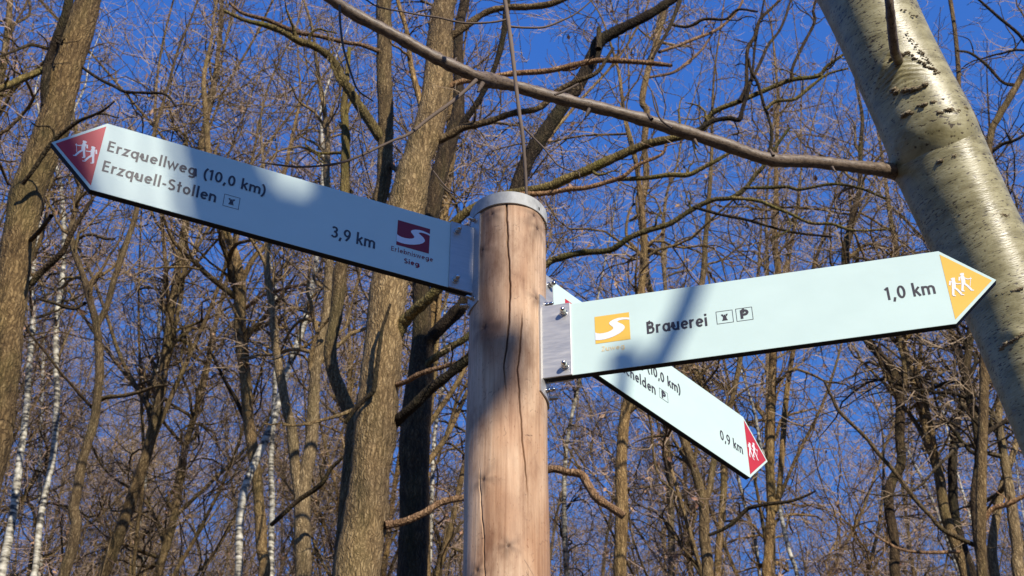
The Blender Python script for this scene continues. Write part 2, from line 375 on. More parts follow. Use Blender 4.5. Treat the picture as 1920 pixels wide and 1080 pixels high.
# --- lettering: single-stroke glyphs swept to a constant width -------------------
HW = 0.075
def el(cx, cy, rx, ry, a0, a1, n=14):
    return [(cx+rx*math.cos(R_(a)), cy+ry*math.sin(R_(a))) for a in np.linspace(a0, a1, n)]
BC, BX, BY = 0.300, 0.195, 0.272             # bowl of round lower case letters
def bowl(cx=BC): return el(cx, 0.35, BX, BY, 0, 360, 26)
G = {
 ' ': (0.30, []),
 'E': (0.56, [[(.09, 0), (.09, 1)], [(.09, .923), (.48, .923)], [(.09, .52), (.44, .52)], [(.09, .077), (.48, .077)]]),
 'B': (0.62, [[(.09, 0), (.09, 1)], [(.09, .923), (.28, .923)]+el(.28, .725, .17, .198, 90, -90, 10)+[(.09, .527)], [(.09, .527), (.30, .527)]+el(.30, .302, .2, .225, 90, -90, 10)+[(.09, .077)]]),
 'P': (0.58, [[(.09, 0), (.09, 1)], [(.09, .923), (.28, .923)]+el(.28, .69, .2, .233, 90, -90, 10)+[(.09, .457)]]),
 'S': (0.56, [el(.27, .715, .185, .208, 35, 180, 10)+[(.10, .66)]+[(.14, .58), (.27, .505), (.40, .43), (.455, .34)]+el(.27, .285, .19, .208, 0, -148, 12)]),
 'Z': (0.54, [[(.05, .923), (.45, .923), (.07, .077), (.49, .077)]]),
 'N': (0.66, [[(.09, 0), (.09, 1), (.54, 0), (.54, 1)]]),
 'a': (0.65, [bowl(), [(.51, 0), (.51, .7)]]),
 'b': (0.60, [bowl(.335), [(.11, 0), (.09, 1.06)]]),
 'c': (0.53, [el(BC, .35, BX, BY, 48, 312, 18)]),
 'd': (0.65, [bowl(), [(.51, 0), (.51, 1.06)]]),
 'e': (0.58, [[(.115, .36), (.485, .36)], el(BC, .35, BX, BY, 2, 318, 22)]),
 'g': (0.65, [bowl(), [(.51, .7), (.51, -.02)]+el(BC+.005, -.02, .205, .185, 0, -140, 10)]),
 'h': (0.58, [[(.09, 0), (.09, 1.06)], [(.09, .43)]+el(.275, .43, .185, .193, 180, 0, 12)+[(.46, 0)]]),
 'i': (0.24, [[(.12, 0), (.12, .7)], [(.12, .84), (.12, 1.0)]]),
 'k': (0.52, [[(.09, 0), (.09, 1.06)], [(.44, .7), (.12, .33)], [(.21, .43), (.46, 0)]]),
 'l': (0.25, [[(.12, 0), (.12, 1.06)]]),
 'm': (0.90, [[(.09, 0), (.09, .7)], [(.09, .45)]+el(.26, .45, .17, .173, 180, 0, 10)+[(.43, 0)], [(.43, .45)]+el(.60, .45, .17, .173, 180, 0, 10)+[(.77, 0)]]),
 'n': (0.58, [[(.09, 0), (.09, .7)], [(.09, .43)]+el(.275, .43, .185, .193, 180, 0, 12)+[(.46, 0)]]),
 'o': (0.60, [bowl()]),
 'q': (0.65, [bowl(), [(.51, .7), (.51, -.26)]]),
 'r': (0.40, [[(.09, 0), (.09, .7)], [(.09, .40)]+el(.29, .40, .2, .223, 180, 72, 9)]),
 's': (0.46, [el(.22, .495, .14, .128, 35, 180, 9)+[(.10, .44), (.22, .355), (.33, .27)]+el(.215, .205, .145, .128, 15, -148, 10)]),
 't': (0.38, [[(.18, 0), (.18, .95)], [(.03, .623), (.35, .623)]]),
 'u': (0.58, [[(.46, 0), (.46, .7)], [(.09, .7), (.09, .27)]+el(.275, .27, .185, .193, 180, 360, 12)+[(.46, .3)]]),
 'w': (0.76, [[(.03, .7), (.20, .06), (.37, .64), (.54, .06), (.71, .7)]]),
 'z': (0.46, [[(.04, .623), (.39, .623), (.06, .077), (.42, .077)]]),
 '0': (0.56, [el(.275, .5, .19, .423, 0, 360, 28)]),
 '1': (0.42, [[(.25, 0), (.25, 1)], [(.25, .93), (.07, .80)]]),
 '3': (0.54, [el(.25, .735, .165, .188, 150, -75, 12)+[(.22, .545)], [(.22, .545)]+el(.25, .305, .195, .228, 78, -150, 14)]),
 '9': (0.56, [el(.275, .665, .19, .258, 0, 360, 24), [(.465, .665), (.455, .50), (.40, .30), (.22, 0)]]),
 ',': (0.27, [[(.16, .15), (.07, -.17)]]),
 '-': (0.38, [[(.05, .36), (.33, .36)]]),
 '(': (0.33, [el(.50, .42, .36, .66, 118, 242, 12)]),
 ')': (0.33, [el(-.18, .42, .36, .66, 62, -62, 12)]),
}
def ribbon(pts, hw):
    p = np.array(pts, float)
    closed = np.linalg.norm(p[0]-p[-1]) < 1e-6 and len(p) > 4
    d = np.diff(p, axis=0); d /= np.linalg.norm(d, axis=1, keepdims=True)+1e-12
    nr = np.stack([-d[:, 1], d[:, 0]], 1)
    m = np.zeros_like(p); m[0] = nr[0]; m[-1] = nr[-1]
    if closed: m[0] = m[-1] = (nr[0]+nr[-1])/2/max(0.3, (1+nr[0]@nr[-1])/2)
    for i in range(1, len(p)-1):
        q = nr[i-1]+nr[i]; q = q/(np.linalg.norm(q)+1e-9)
        m[i] = q/max(0.42, q@nr[i])
    a = p+m*hw; b = p-m*hw
    return a, b
class Flat:
    """flat print on a board: local x right, z up, -y towards the reader"""
    def __init__(s, y0): s.tb = TB(); s.y = y0
    def stroke(s, pts, hw, f=lambda p: p, width_pts=None):
        a, b = ribbon(pts, hw)
        k = len(a); P = np.concatenate([a, b])
        P = np.array([f(q) for q in P])
        V = np.stack([P[:, 0], np.full(2*k, s.y), P[:, 1]], 1)
        F = [(i, k+i, k+i+1, i+1) for i in range(k-1)]
        s.tb.quads(V, F); s.y -= 0.000015
    def poly(s, pts):
        P = np.array(pts, float)
        s.tb.polys(np.stack([P[:, 0], np.full(len(P), s.y), P[:, 1]], 1), [tuple(range(len(P)))]); s.y -= 0.000015
    def text(s, txt, x0, x1, base, cap, weight=1.0, hw=HW):
        LS = 0.055; adv = sum(G[c][0]+LS for c in txt)-LS; last = G[txt[-1]][0]
        total = adv-0.06
        sx = (x1-x0)/total; x = x0-0.02*sx
        for c in txt:
            a, strokes = G[c]
            for st in strokes:
                # keep the stroke width constant although x and z scale differently
                pts = [((x+p[0]*sx), base+p[1]*cap) for p in st]
                s.stroke(pts, hw*weight*min(sx, cap)*(0.5+0.5*max(sx, cap)/min(sx, cap)))
            x += (a+LS)*sx
    def frame(s, x0, x1, z0, z1, t_):
        for (a, b, c, d) in ((x0, x1, z1-t_, z1), (x0, x1, z0, z0+t_), (x0, x0+t_, z0+t_, z1-t_), (x1-t_, x1, z0+t_, z1-t_)):
            s.poly([(a, c), (b, c), (b, d), (a, d)])
    def build(s, name, mat, parent): return s.tb.build(name, mat, parent, smooth=False)

BL, BT, BH, BRK, THK = 0.6516, 0.0759, 0.075, 0.042, 0.012
LOGO_LO = [(0, .135), (.12, .115), (.25, .115), (.40, .14), (.55, .19), (.70, .265), (.80, .345), (.855, .43), (.85, .505), (.80, .58), (.72, .64), (.655, .69), (.665, .72), (.72, .745), (.82, .752), (.92, .742), (1.0, .715)]
LOGO_HI = [(0, .415), (.06, .375), (.14, .352), (.26, .350), (.38, .372), (.47, .41), (.525, .46), (.52, .52), (.475, .58), (.42, .645), (.415, .70), (.46, .755), (.55, .805), (.68, .835), (.80, .835), (.90, .815), (1.0, .79)]
def hiker(fl, fx):
    mm = 0.001
    f = lambda u, v: (fx(u*mm), v*mm)
    def st(pts, hw): fl.stroke([f(*p) for p in pts], hw*mm)
    def disc(c, r, sx=1.0):
        fl.poly([f(c[0]+r*sx*math.cos(a), c[1]+r*math.sin(a)) for a in np.linspace(0, 2*math.pi, 14, endpoint=False)])
    disc((678.4, 19.8), 3.1); disc((663.2, 12.8), 3.1)
    fl.poly([f(*p) for p in ((675.0, 21.6), (681.2, 22.6), (681.9, 21.4), (674.8, 20.2))])
    fl.poly([f(*p) for p in ((659.8, 14.6), (666.0, 15.6), (666.7, 14.4), (659.6, 13.2))])
    st([(677.9, 16.8), (678.2, 8.6), (677.0, 1.0)], 3.0)
    st([(673.6, 15.6), (671.9, 8.0)], 1.3)
    st([(679.9, 12.6), (684.8, 9.0), (691.1, 8.9)], 0.95)
    st([(690.4, 12.3), (685.9, -6.2)], 0.42)
    st([(677.4, 2.6), (682.7, -5.0), (686.3, -12.6), (686.2, -13.6)], 1.7); st([(685.2, -13.9), (690.2, -15.0)], 1.0)
    st([(676.4, 2.8), (674.6, -5), (672.7, -12.6)], 1.8); st([(671.8, -12.9), (676.2, -13.9)], 1.0)
    st([(662.7, 10.0), (662.3, 1.8), (661.0, -4.9)], 3.0)
    st([(658.0, 10.2), (656.0, 1.2)], 1.3)
    st([(664.0, 5.4), (667.6, 2.2), (673.0, 1.6)], 0.95)
    st([(661.4, -3.2), (666.4, -10.6), (670.2, -18.8)], 1.7); st([(669.2, -20.0), (674.2, -21.3)], 1.0)
    st([(660.3, -3.0), (659.0, -11), (657.6, -19.0)], 1.8); st([(656.8, -19.8), (661.2, -21.0)], 1.0)
def tower(fl, cx, cz, s):
    f = lambda q: (cx+q[0]*s, cz+q[1]*s)
    fl.poly([f(q) for q in ((-.23, -.34), (.23, -.34), (.23, -.26), (-.23, -.26))])
    fl.poly([f(q) for q in ((-.18, -.25), (.18, -.25), (.13, .04), (-.13, .04))])
    fl.poly([f(q) for q in ((-.14, .05), (.14, .05), (.21, .15), (-.21, .15))])
    for a, b in ((-.29, -.12), (-.07, .07), (.12, .29)):
        fl.poly([f(q) for q in ((a*.8, .155), (b*.8, .155), (b, .31 if abs(a+b) > .1 else .25), (a, .31 if abs(a+b) > .1 else .25))])
def bolt(tb, x, z, y0, r=0.0048, flip=1):
    """hexagonal dome nut standing on a washer, axis -y"""
    def lathe(prof, n, y):
        th = np.linspace(0, 2*math.pi, n+1)
        V = np.array([(x+rr*math.cos(a), y0-flip*h, z+rr*math.sin(a)) for rr, h in prof for a in th])
        m_ = n+1
        b = (np.arange(len(prof)-1)*m_)[:, None]+np.arange(n)[None, :]
        tb.quads(V, np.stack([b, b+1, b+1+m_, b+m_], -1).reshape(-1, 4))
    lathe([(r*1.45, 0), (r*1.45, .0012), (r*1.2, .0013)], 24, 0)
    lathe([(r*1.18, .0012), (r*1.18, .0062), (r*1.0, .0068)], 6, 0)
    lathe([(r*1.0, .0066), (r, .0095), (r*.92, .0118), (r*.72, .0137), (r*.4, .0149), (0.0002, .0153)], 24, 0)

def board(center, yaw, mirror, tipmat, label):
    """center: model-space point of the board's post end, mid height, front face"""
    fx = (lambda u: -u) if mirror else (lambda u: u)
    loc = (center[0]-AX, center[1]-AY, center[2]+ZP)
    rz = yaw-math.pi if mirror else yaw
    out = [(0.0, BH), (BL, BH), (BL+BT, 0), (BL, -BH), (0.0, -BH)]
    out = [(fx(u), v) for u, v in out]
    if mirror: out = out[::-1]
    tb = TB(); n = 5
    V = [(x, 0, z) for x, z in out]+[(x, THK, z) for x, z in out]
    faces = [tuple(range(n))[::-1], tuple(range(n, 2*n))]+[(i, (i+1) % n, n+(i+1) % n, n+i) for i in range(n)]
    tb.polys(V, faces, [0, 0]+[1]*n)
    o = tb.build('direction_board', [M['board'], M['edge']], signpost, smooth=False)
    bv = o.modifiers.new('b', 'BEVEL'); bv.width = 0.0009; bv.segments = 2; bv.material = -1
    o.location = loc; o.rotation_euler = (0, 0, rz); o['label'] = label
    y = -0.00035
    fl = Flat(y); fl.poly([(fx(a), b) for a, b in ([(.6519, .0672), (.7205, .0), (.6519, -.0666)][::-1 if not mirror else 1])]); fl.build('arrow_tip', M[tipmat], o)
    fl = Flat(y-0.0003); hiker(fl, fx); fl.build('pictogram', M['white'], o)
    for yy, nm in ((-0.003, 0), (THK, 1)):
        tb = TB(); x0, x1 = sorted((fx(-0.012), fx(BRK)))
        tb.box(x0, x1, yy, yy+0.003, -BH-0.0004, BH+0.0004)
        br = tb.build('bracket_plate', M['alu'], o, smooth=False)
        b2 = br.modifiers.new('b', 'BEVEL'); b2.width = 0.0007; b2.segments = 2
    for v in (0.054, -0.058):
        for yy, fp in ((-0.003, 1), (THK+0.003, -1)):
            tb = TB(); bolt(tb, fx(0.0305), v, yy, flip=fp); tb.build('bolt', M['steel'], o)
    return o, fx
def logo(o, x0, x1, z0, z1, mat):
    fl = Flat(-0.00035); fl.poly([(x0, z0), (x1, z0), (x1, z1), (x0, z1)]); fl.build('emblem', M[mat], o)
    lo = [(x0+a*(x1-x0), z0+b*(z1-z0)) for a, b in LOGO_LO]; hi = [(x0+a*(x1-x0), z0+b*(z1-z0)) for a, b in LOGO_HI]
    tb = TB(); k = len(lo); y = -0.0007
    tb.quads([(p[0], y, p[1]) for p in lo]+[(p[0], y, p[1]) for p in hi], [(i, i+1, k+i+1, k+i) for i in range(k-1)])
    tb.build('river_band', M['white'], o, smooth=False)

# left board
oL, fx = board((-0.0710, 1.9184, 1.6354), 3.54644938, True, 'red', 'red-tipped board reading Erzquellweg and Erzquell-Stollen, pointing left')
fl = Flat(-0.00035); fl.text('Erzquellweg (10,0 km)', -.6415, -.3755, .0145, .0235); fl.build('lettering', M['ink'], oL)
fl = Flat(-0.00035); fl.text('Erzquell-Stollen', -.6415, -.4550, -.0305, .0240); fl.build('lettering', M['ink'], oL)
fl = Flat(-0.00035); fl.text('3,9 km', -.2560, -.1773, -.0352, .0255); fl.build('lettering', M['ink'], oL)
fl = Flat(-0.00035); fl.frame(-.4430, -.4160, -.0324, -.0060, .0009); tower(fl, -.4295, -.0190, .020); fl.build('symbol_box', M['ink'], oL)
logo(oL, -.1402, -.0802, -.0122, .0448, 'maroon')
fl = Flat(-0.00035); fl.text('Erlebniswege', -.1488, -.0722, -.0285, .0105, 0.75); fl.build('caption', M['maroon'], oL); fl = Flat(-0.00035); fl.text('Sieg', -.1240, -.0965, -.0480, .0108, 1.15); fl.build('caption', M['maroon'], oL)
# right board
oR, fx = board((0.0587, 1.9127, 1.4518), -0.23397192, False, 'yellow', 'yellow-tipped board reading Brauerei 1,0 km, pointing right')
fl = Flat(-0.00035); fl.text('Brauerei', .1690, .2685, -.0123, .0252, 1.05); fl.build('lettering', M['ink'], oR)
fl = Flat(-0.00035); fl.text('1,0 km', .5545, .6330, -.0108, .0262); fl.build('lettering', M['ink'], oR)
fl = Flat(-0.00035); fl.frame(.2840, .3115, -.0121, .0139, .0009); tower(fl, .2977, .0005, .020); fl.build('symbol_box', M['ink'], oR)
fl = Flat(-0.00035); fl.frame(.3163, .3434, -.0122, .0143, .0009); fl.text('P', .3238, .3362, -.0078, .0180, 1.45); fl.build('symbol_box', M['ink'], oR)
logo(oR, .0824, .1410, -.0180, .0387, 'yellow')
fl = Flat(-0.00035); fl.text('Zuweg', .0920, .1304, -.0353, .0102, 0.75); fl.build('caption', M['yellow_ink'], oR)
# far board
oT, fx = board((0.0460, 2.0307, 1.6339), 0.82371689, False, 'red', 'red-tipped board behind the yellow one reading 0,9 km')
fl = Flat(-0.00035); fl.text('Erzquellweg (10,0 km)', .1640, .4290, .0160, .0235); fl.build('lettering', M['ink'], oT)
fl = Flat(-0.00035); fl.text('Niederschelden', .1640, .3440, -.0285, .0240); fl.build('lettering', M['ink'], oT)
fl = Flat(-0.00035); fl.text('0,9 km', .5560, .6345, -.0270, .0240); fl.build('lettering', M['ink'], oT)
fl = Flat(-0.00035); fl.frame(.3568, .3840, -.0270, -.0040, .0009); fl.text('P', .3642, .3766, -.0240, .0170, 1.45); fl.build('symbol_box', M['ink'], oT)
logo(oT, .0781, .1370, -.0035, .0533, 'red')
fl = Flat(-0.00035); fl.text('Erlebniswege', .0700, .1450, -.0200, .0105, 0.75); fl.build('caption', M['maroon'], oT); fl = Flat(-0.00035); fl.text('Sieg', .0940, .1215, -.0395, .0108, 1.15); fl.build('caption', M['maroon'], oT)
# clamp plates between post and boards, with their small nuts
for (cx, cy, cz), th, hs in (((-0.071, 1.918, 1.6354), -1.16, 0.34), ((0.0587, 1.9127, 1.4518), 1.337, 0.44), ((0.046, 2.0307, 1.6339), 2.39, 0.42)):
    cp = arc_band('clamp_plate', M['alu'], PR+0.0006, PR+0.0034, th-hs, th+hs, cz-0.106, cz+0.102, 24, taper=0.004)
    for dz in (0.088, -0.092):
        for da in (-0.16, 0.16):
            tb = TB(); bolt(tb, 0, 0, 0, r=0.0034)
            b = tb.build('clamp_nut', M['steel'], cp)
            a = th+da; rr = PR+0.0034
            b.location = (rr*math.sin(a), -rr*math.cos(a), cz+dz+ZP); b.rotation_euler = (0, 0, a)

# ------------------------------------------------------------------ tree tools
def smooth_path(P, R, per=5, rng=None, jit=0.0):
    P = np.asarray(P, float); R = np.asarray(R, float)
    n = len(P)
    Q = np.concatenate([2*P[:1]-P[1:2], P, 2*P[-1:]-P[-2:-1]])
    out, ro = [], []
    for i in range(n-1):
        p0, p1, p2, p3 = Q[i:i+4]
        for t in np.linspace(0, 1, per, endpoint=False):
            out.append(0.5*((2*p1)+(-p0+p2)*t+(2*p0-5*p1+4*p2-p3)*t*t+(-p0+3*p1-3*p2+p3)*t**3)); ro.append(R[i]*(1-t)+R[i+1]*t)
    out.append(P[-1]); ro.append(R[-1])
    out, ro = np.array(out), np.array(ro)
    if rng is not None and jit: ro *= 1+rng.normal(0, jit, len(ro))
    return out, ro
def traced(pts, Y, to_ground=False):
    """pixel polyline (x, y, width) on the surface at forward distance Y (number or start/end pair)"""
    n = len(pts); ys = np.linspace(Y[0], Y[1], n) if isinstance(Y, tuple) else np.full(n, float(Y))
    P, R = [], []
    for (x, y, w_), yy in zip(pts, ys):
        p, t = at(x, y, yy); P.append(p); R.append(w_/2*t/FPX)
    P, R = np.array(P), np.array(R)
    if to_ground:
        b = P[0].copy(); z = float(ground_z(b[0], b[1]))
        if P[0][2] > z+0.3:
            k = max(2, int((P[0][2]-z)/1.5)); add = []; ra = []
            for i in range(k):
                f = i/k; q = b.copy(); q[2] = z-0.2+(P[0][2]-z+0.2)*f; q[0] += 0.06*math.sin(f*4)*(1-f)
                add.append(q); ra.append(R[0]*(1.35-0.35*f))
            P = np.concatenate([np.array(add), P]); R = np.concatenate([np.array(ra), R])
    return P, R
def rot_about(v, axis, ang):
    c, s = np.cos(ang)[:, None], np.sin(ang)[:, None]
    return v*c+np.cross(axis, v)*s+axis*(axis*v).sum(1, keepdims=True)*(1-c)
def spawn(P, R, rng, dens=None, n=None, tr=(0.1, 1.0), ln=(0.5, 1), ang=(25, 60), K=5, wig=0.15, up=0.08, rr=0.55, rcap=None, rtip=0.0015, shrink=0.5):
    if P.ndim == 2: P = P[None]; R = R[None]
    Np, Kp, _ = P.shape
    L = np.linalg.norm(np.diff(P, axis=1), axis=2).sum(1)
    cnt = np.full(Np, n) if n is not None else np.maximum(0, np.floor(dens*L*(tr[1]-tr[0])+rng.random(Np))).astype(int)
    idx = np.repeat(np.arange(Np), cnt); m = len(idx)
    if m == 0: return np.zeros((0, K, 3)), np.zeros((0, K))
    t = tr[0]+(tr[1]-tr[0])*rng.random(m)
    q = t*(Kp-1); i0 = np.minimum(q.astype(int), Kp-2); f = (q-i0)[:, None]
    p = P[idx, i0]*(1-f)+P[idx, i0+1]*f
    r0 = R[idx, i0]*(1-f[:, 0])+R[idx, i0+1]*f[:, 0]
    T = P[idx, i0+1]-P[idx, i0]; T /= np.linalg.norm(T, axis=1, keepdims=True)+1e-12
    rv = rng.normal(size=(m, 3)); ax = np.cross(T, rv); ax /= np.linalg.norm(ax, axis=1, keepdims=True)+1e-12
    d = rot_about(T, ax, np.radians(rng.uniform(ang[0], ang[1], m)))
    le = rng.uniform(ln[0], ln[1], m)*(1-shrink*t)
    rs = np.minimum(r0*rr*rng.uniform(0.7, 1.15, m), rcap if rcap else 1e9); rs = np.maximum(rs, rtip*1.3)
    step = (le/(K-1))[:, None]
    out = np.zeros((m, K, 3)); out[:, 0] = p
    bend = rng.normal(0, wig, (m, 3))
    for k in range(1, K):
        bend = 0.35*bend+rng.normal(0, wig, (m, 3))
        d = d+bend; d[:, 2] += up; d /= np.linalg.norm(d, axis=1, keepdims=True)
        out[:, k] = out[:, k-1]+d*step
    kk = np.linspace(0, 1, K)[None, :]
    rad = rs[:, None]*(1-kk)**0.8+rtip*kk
    return out, np.maximum(rad, rtip*0.8)
def foliate(tbL, tbT, P, R, rng, size=1.0, n1=18, t1=(0.35, 0.98), ang1=(25, 58), len1=(1.6, 4.6), d2=2.0, d3=3.2, d4=3.6, up1=0.12, wig=1.0, fat=1.0):
    """limbs, branches and twigs grown from a trunk; limbs go to tbL, twigs to tbT"""
    l1, r1 = spawn(P, R, rng, n=n1, tr=t1, ln=(len1[0]*size, len1[1]*size), ang=ang1, K=12, wig=0.24*wig, up=up1*0.75, rr=0.55, rcap=0.055*size, rtip=0.005*fat)
    l2, r2 = spawn(l1, r1, rng, dens=d2*1.25, tr=(0.12, 1), ln=(0.6*size, 2.4*size), ang=(25, 65), K=9, wig=0.25*wig, up=0.06, rr=0.66, rcap=0.022, rtip=0.0035*fat)
    l3, r3 = spawn(l2, r2, rng, dens=d3*1.25, tr=(0.1, 1), ln=(0.3*size, 1.1*size), ang=(25, 65), K=6, wig=0.22*wig, up=0.05, rr=0.66, rcap=0.009*fat, rtip=0.003*fat)
    l4, r4 = spawn(l3, r3, rng, dens=d4*1.25, tr=(0.15, 1), ln=(0.14*min(1, size), 0.5*size), ang=(25, 65), K=4, wig=0.18*wig, up=0.03, rr=0.7, rcap=0.005*fat, rtip=0.0022*fat)
    for (l, r, sd, tb) in ((l1, r1, 6, tbL), (l2, r2, 5, tbL), (l3, r3, 3, tbT), (l4, r4, 3, tbT)):
        if len(l): tb.tube(l, r, sd)
    return l2, l3, l4
def leaves(tb, tw, rng, n, size=0.045):
    if len(tw) == 0: return
    i = rng.integers(0, len(tw), n); k = rng.integers(1, tw.shape[1], n)
    c = tw[i, k]+rng.normal(0, 0.02, (n, 3))
    a = rng.normal(size=(n, 3)); a /= np.linalg.norm(a, axis=1, keepdims=True)
    b = np.cross(a, rng.normal(size=(n, 3))); b /= np.linalg.norm(b, axis=1, keepdims=True)
    s = size*rng.uniform(0.6, 1.3, n)[:, None]; cc = np.cross(a, b)
    V = np.stack([c-a*s, c-a*s*.2+b*s*.5+cc*s*.15, c+a*s+cc*s*.3, c-a*s*.2-b*s*.5+cc*s*.15], 1)
    F = np.arange(4*n).reshape(-1, 4); tb.quads(V.reshape(-1, 3), F)

def local(P, o): return np.asarray(P)-np.array(o)
def tree(name, label, stems, seed, mat='bark', limbmat=None, twigmat_='twig', group=None, top=7.0, category='tree', n1=16, size=1.0, t1=None, nleaf=0, d3=3.2, d4=3.6, fat=1.0, trunk_sides=14, jit=0.03, ang1=(25, 58), limbs=(), up1=0.12, len1=(1.6, 4.6), tr_w=1.0, frac=None):
    """a traced tree: stems = [(pixel polyline, Y, continue_upward)], the first reaching the ground"""
    rng = np.random.default_rng(seed)
    P0, R0 = traced(stems[0][0], stems[0][1], True)
    root = empty(name, tuple(P0[0]+np.array([0, 0, 0.2]))); o0 = np.array(root.location)
    tag(root, label, category, group)
    tbT, tbL, tbt, tbl = TB(), TB(), TB(), TB()
    allw = []
    for i, (pts, Y, cont) in enumerate(stems):
        P, R = (P0, R0) if i == 0 else traced(pts, Y)
        nk = len(P)
        if cont:
            d = P[-1]-P[-2]; d = d/np.linalg.norm(d); p = P[-1]; r = R[-1]; k = 7; ex = []; er = []
            hh = top if cont is True else float(cont)
            for j in range(k):
                d = d+rng.normal(0, 0.09, 3); d[2] += 0.12; d /= np.linalg.norm(d); p = p+d*hh/k
                ex.append(p); er.append(max(0.006, r*(1-(j+1)/k*0.93)))
            P = np.concatenate([P, ex]); R = np.concatenate([R, er])
        S, RS = smooth_path(P, R, 5, rng, jit)
        tbT.tube(S, RS, trunk_sides)
        lo = t1 if t1 else ((0.30, 0.98) if i == 0 else (0.15, 0.98))
        w2, w3, w4 = foliate(tbL, tbt, local(S, 0), RS, rng, size, n1 if i == 0 else max(5, n1//2), lo, ang1, len1, 2.0, d3, d4, up1, 1.0, fat)
        allw.append(w3)
    def shift(tb):
        tb.v = [v-o0 for v in tb.v]
    for tb in (tbT, tbL, tbt): shift(tb)
    tbT.build('trunk', M[mat], root)
    # branches and twigs together are the crown
    merged = TB(); mi = []
    for src, m_ in ((tbL, 0), (tbt, 1)):
        off = merged.n
        for v, u in zip(src.v, src.uv): merged.v.append(v); merged.uv.append(u); merged.n += len(v)
        for f in src.f4: merged.f4.append(f+off); mi += [m_]*len(f)
    if merged.v:
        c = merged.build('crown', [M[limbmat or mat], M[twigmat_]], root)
        c.data.polygons.foreach_set('material_index', np.array(mi, np.int32))
    for lb in limbs:
        pts, Y, m_ = lb[:3]; tw = lb[3] if len(lb) > 3 else 1.0
        P, R = traced(pts, (Y[0]+0.12, Y[1]) if isinstance(Y, tuple) else Y); S, RS = smooth_path(P, R, 6, rng, 0.05)
        RS = np.maximum(RS, 0.002); a = TB(); a.tube(S-o0, RS, 9); nl = a.n
        b = TB()
        if tw > 0:
            L = np.linalg.norm(np.diff(S, axis=0), axis=1).sum()
            w2, w3, w4 = foliate(a, b, S-o0, RS, rng, 0.55*tw, max(2, int(L*1.6*tw)), (0.25, 1.0), (25, 65), (1.0, 2.6), 2.2, 3.2, 3.6, 0.10, 1.1, fat)
        off = a.n; mats = [0]*sum(len(f) for f in a.f4)
        for v, u in zip(b.v, b.uv): a.v.append(v); a.uv.append(u); a.n += len(v)
        for f in b.f4: a.f4.append(f+off); mats += [1]*len(f)
        o = a.build('limb', [M[m_], M[twigmat_]], root); o.data.polygons.foreach_set('material_index', np.array(mats, np.int32))
    if nleaf:
        leaves(tbl, np.concatenate([x for x in allw if len(x)]), rng, nleaf); tbl.v = [v-o0 for v in tbl.v]
        tbl.build('dead_leaves', M['leaf'], root, smooth=False)
    return root
# ------------------------------------------------------------------ the birch beside the signpost
def birchmat():
    m, t, b = newmat('silvery_birch_bark')
    tc = N(t, 'ShaderNodeTexCoord'); uv = tc.outputs['UV']; ob = tc.outputs['Object']
    n1 = noise(t, mapping(t, uv, (9, 26, 1)), 1.0, 6, 0.65, 0.4)
    r1 = ramp(t, [(0.28, (0.165, 0.135, 0.050)), (0.48, (0.315, 0.272, 0.125)), (0.70, (0.46, 0.410, 0.220))]); t.links.new(n1.outputs[0], r1.inputs[0])
    n2 = noise(t, mapping(t, uv, (48, 190, 1)), 1.0, 2, 0.5, 0.2)          # short dark lenticels lying round the stem
    n2b = noise(t, mapping(t, uv, (4, 9, 1)), 1.0, 3)
    ad = N(t, 'ShaderNodeMath', operation='MULTIPLY_ADD'); t.links.new(n2b.outputs[0], ad.inputs[0]); ad.inputs[1].default_value = 0.35; t.links.new(n2.outputs[0], ad.inputs[2])
    r2 = ramp(t, [(0.785, (1, 1, 1)), (0.82, (0.20, 0.15, 0.10))]); t.links.new(ad.outputs[0], r2.inputs[0])
    c = mix(t, 1.0, r1.outputs[0], r2.outputs[0], 'MULTIPLY')
    n3 = noise(t, mapping(t, uv, (130, 260, 1)), 1.0, 3, 0.6)               # fine speckle
    r3 = ramp(t, [(0.64, (1, 1, 1)), (0.72, (0.62, 0.57, 0.48))]); t.links.new(n3.outputs[0], r3.inputs[0])
    c = mix(t, 0.8, c, r3.outputs[0], 'MULTIPLY')
    n4 = noise(t, mapping(t, uv, (2.2, 75, 1)), 1.0, 4, 0.6, 0.5)           # thin peeling rings
    r4 = ramp(t, [(0.60, (1, 1, 1)), (0.68, (0.72, 0.66, 0.55))]); t.links.new(n4.outputs[0], r4.inputs[0])
    c = mix(t, 0.6, c, r4.outputs[0], 'MULTIPLY')
    t.links.new(c, b.inputs['Base Color'])
    rr = ramp(t, [(0.3, (0.33,)*3), (0.7, (0.50,)*3)]); t.links.new(n1.outputs[0], rr.inputs[0]); t.links.new(rr.outputs[0], b.inputs['Roughness'])
    b.inputs['Specular IOR Level'].default_value = 0.65
    a = N(t, 'ShaderNodeMath', operation='SUBTRACT'); t.links.new(n4.outputs[0], a.inputs[0]); t.links.new(ad.outputs[0], a.inputs[1])
    bump(t, a.outputs[0], 0.32, 0.003, b); return m
M['birch'] = birchmat()
def roughmat():
    m, t, b = newmat('cracked_brown_bark')
    tc = N(t, 'ShaderNodeTexCoord'); n = noise(t, tc.outputs['Object'], 90, 6, 0.7)
    r = ramp(t, [(0.33, (0.08, 0.058, 0.030)), (0.50, (0.27, 0.205, 0.118)), (0.68, (0.50, 0.42, 0.27))]); t.links.new(n.outputs[0], r.inputs[0])
    t.links.new(r.outputs[0], b.inputs['Base Color']); b.inputs['Roughness'].default_value = 0.8; bump(t, n.outputs[0], 0.9, 0.006, b); return m
M['scar'] = roughmat()
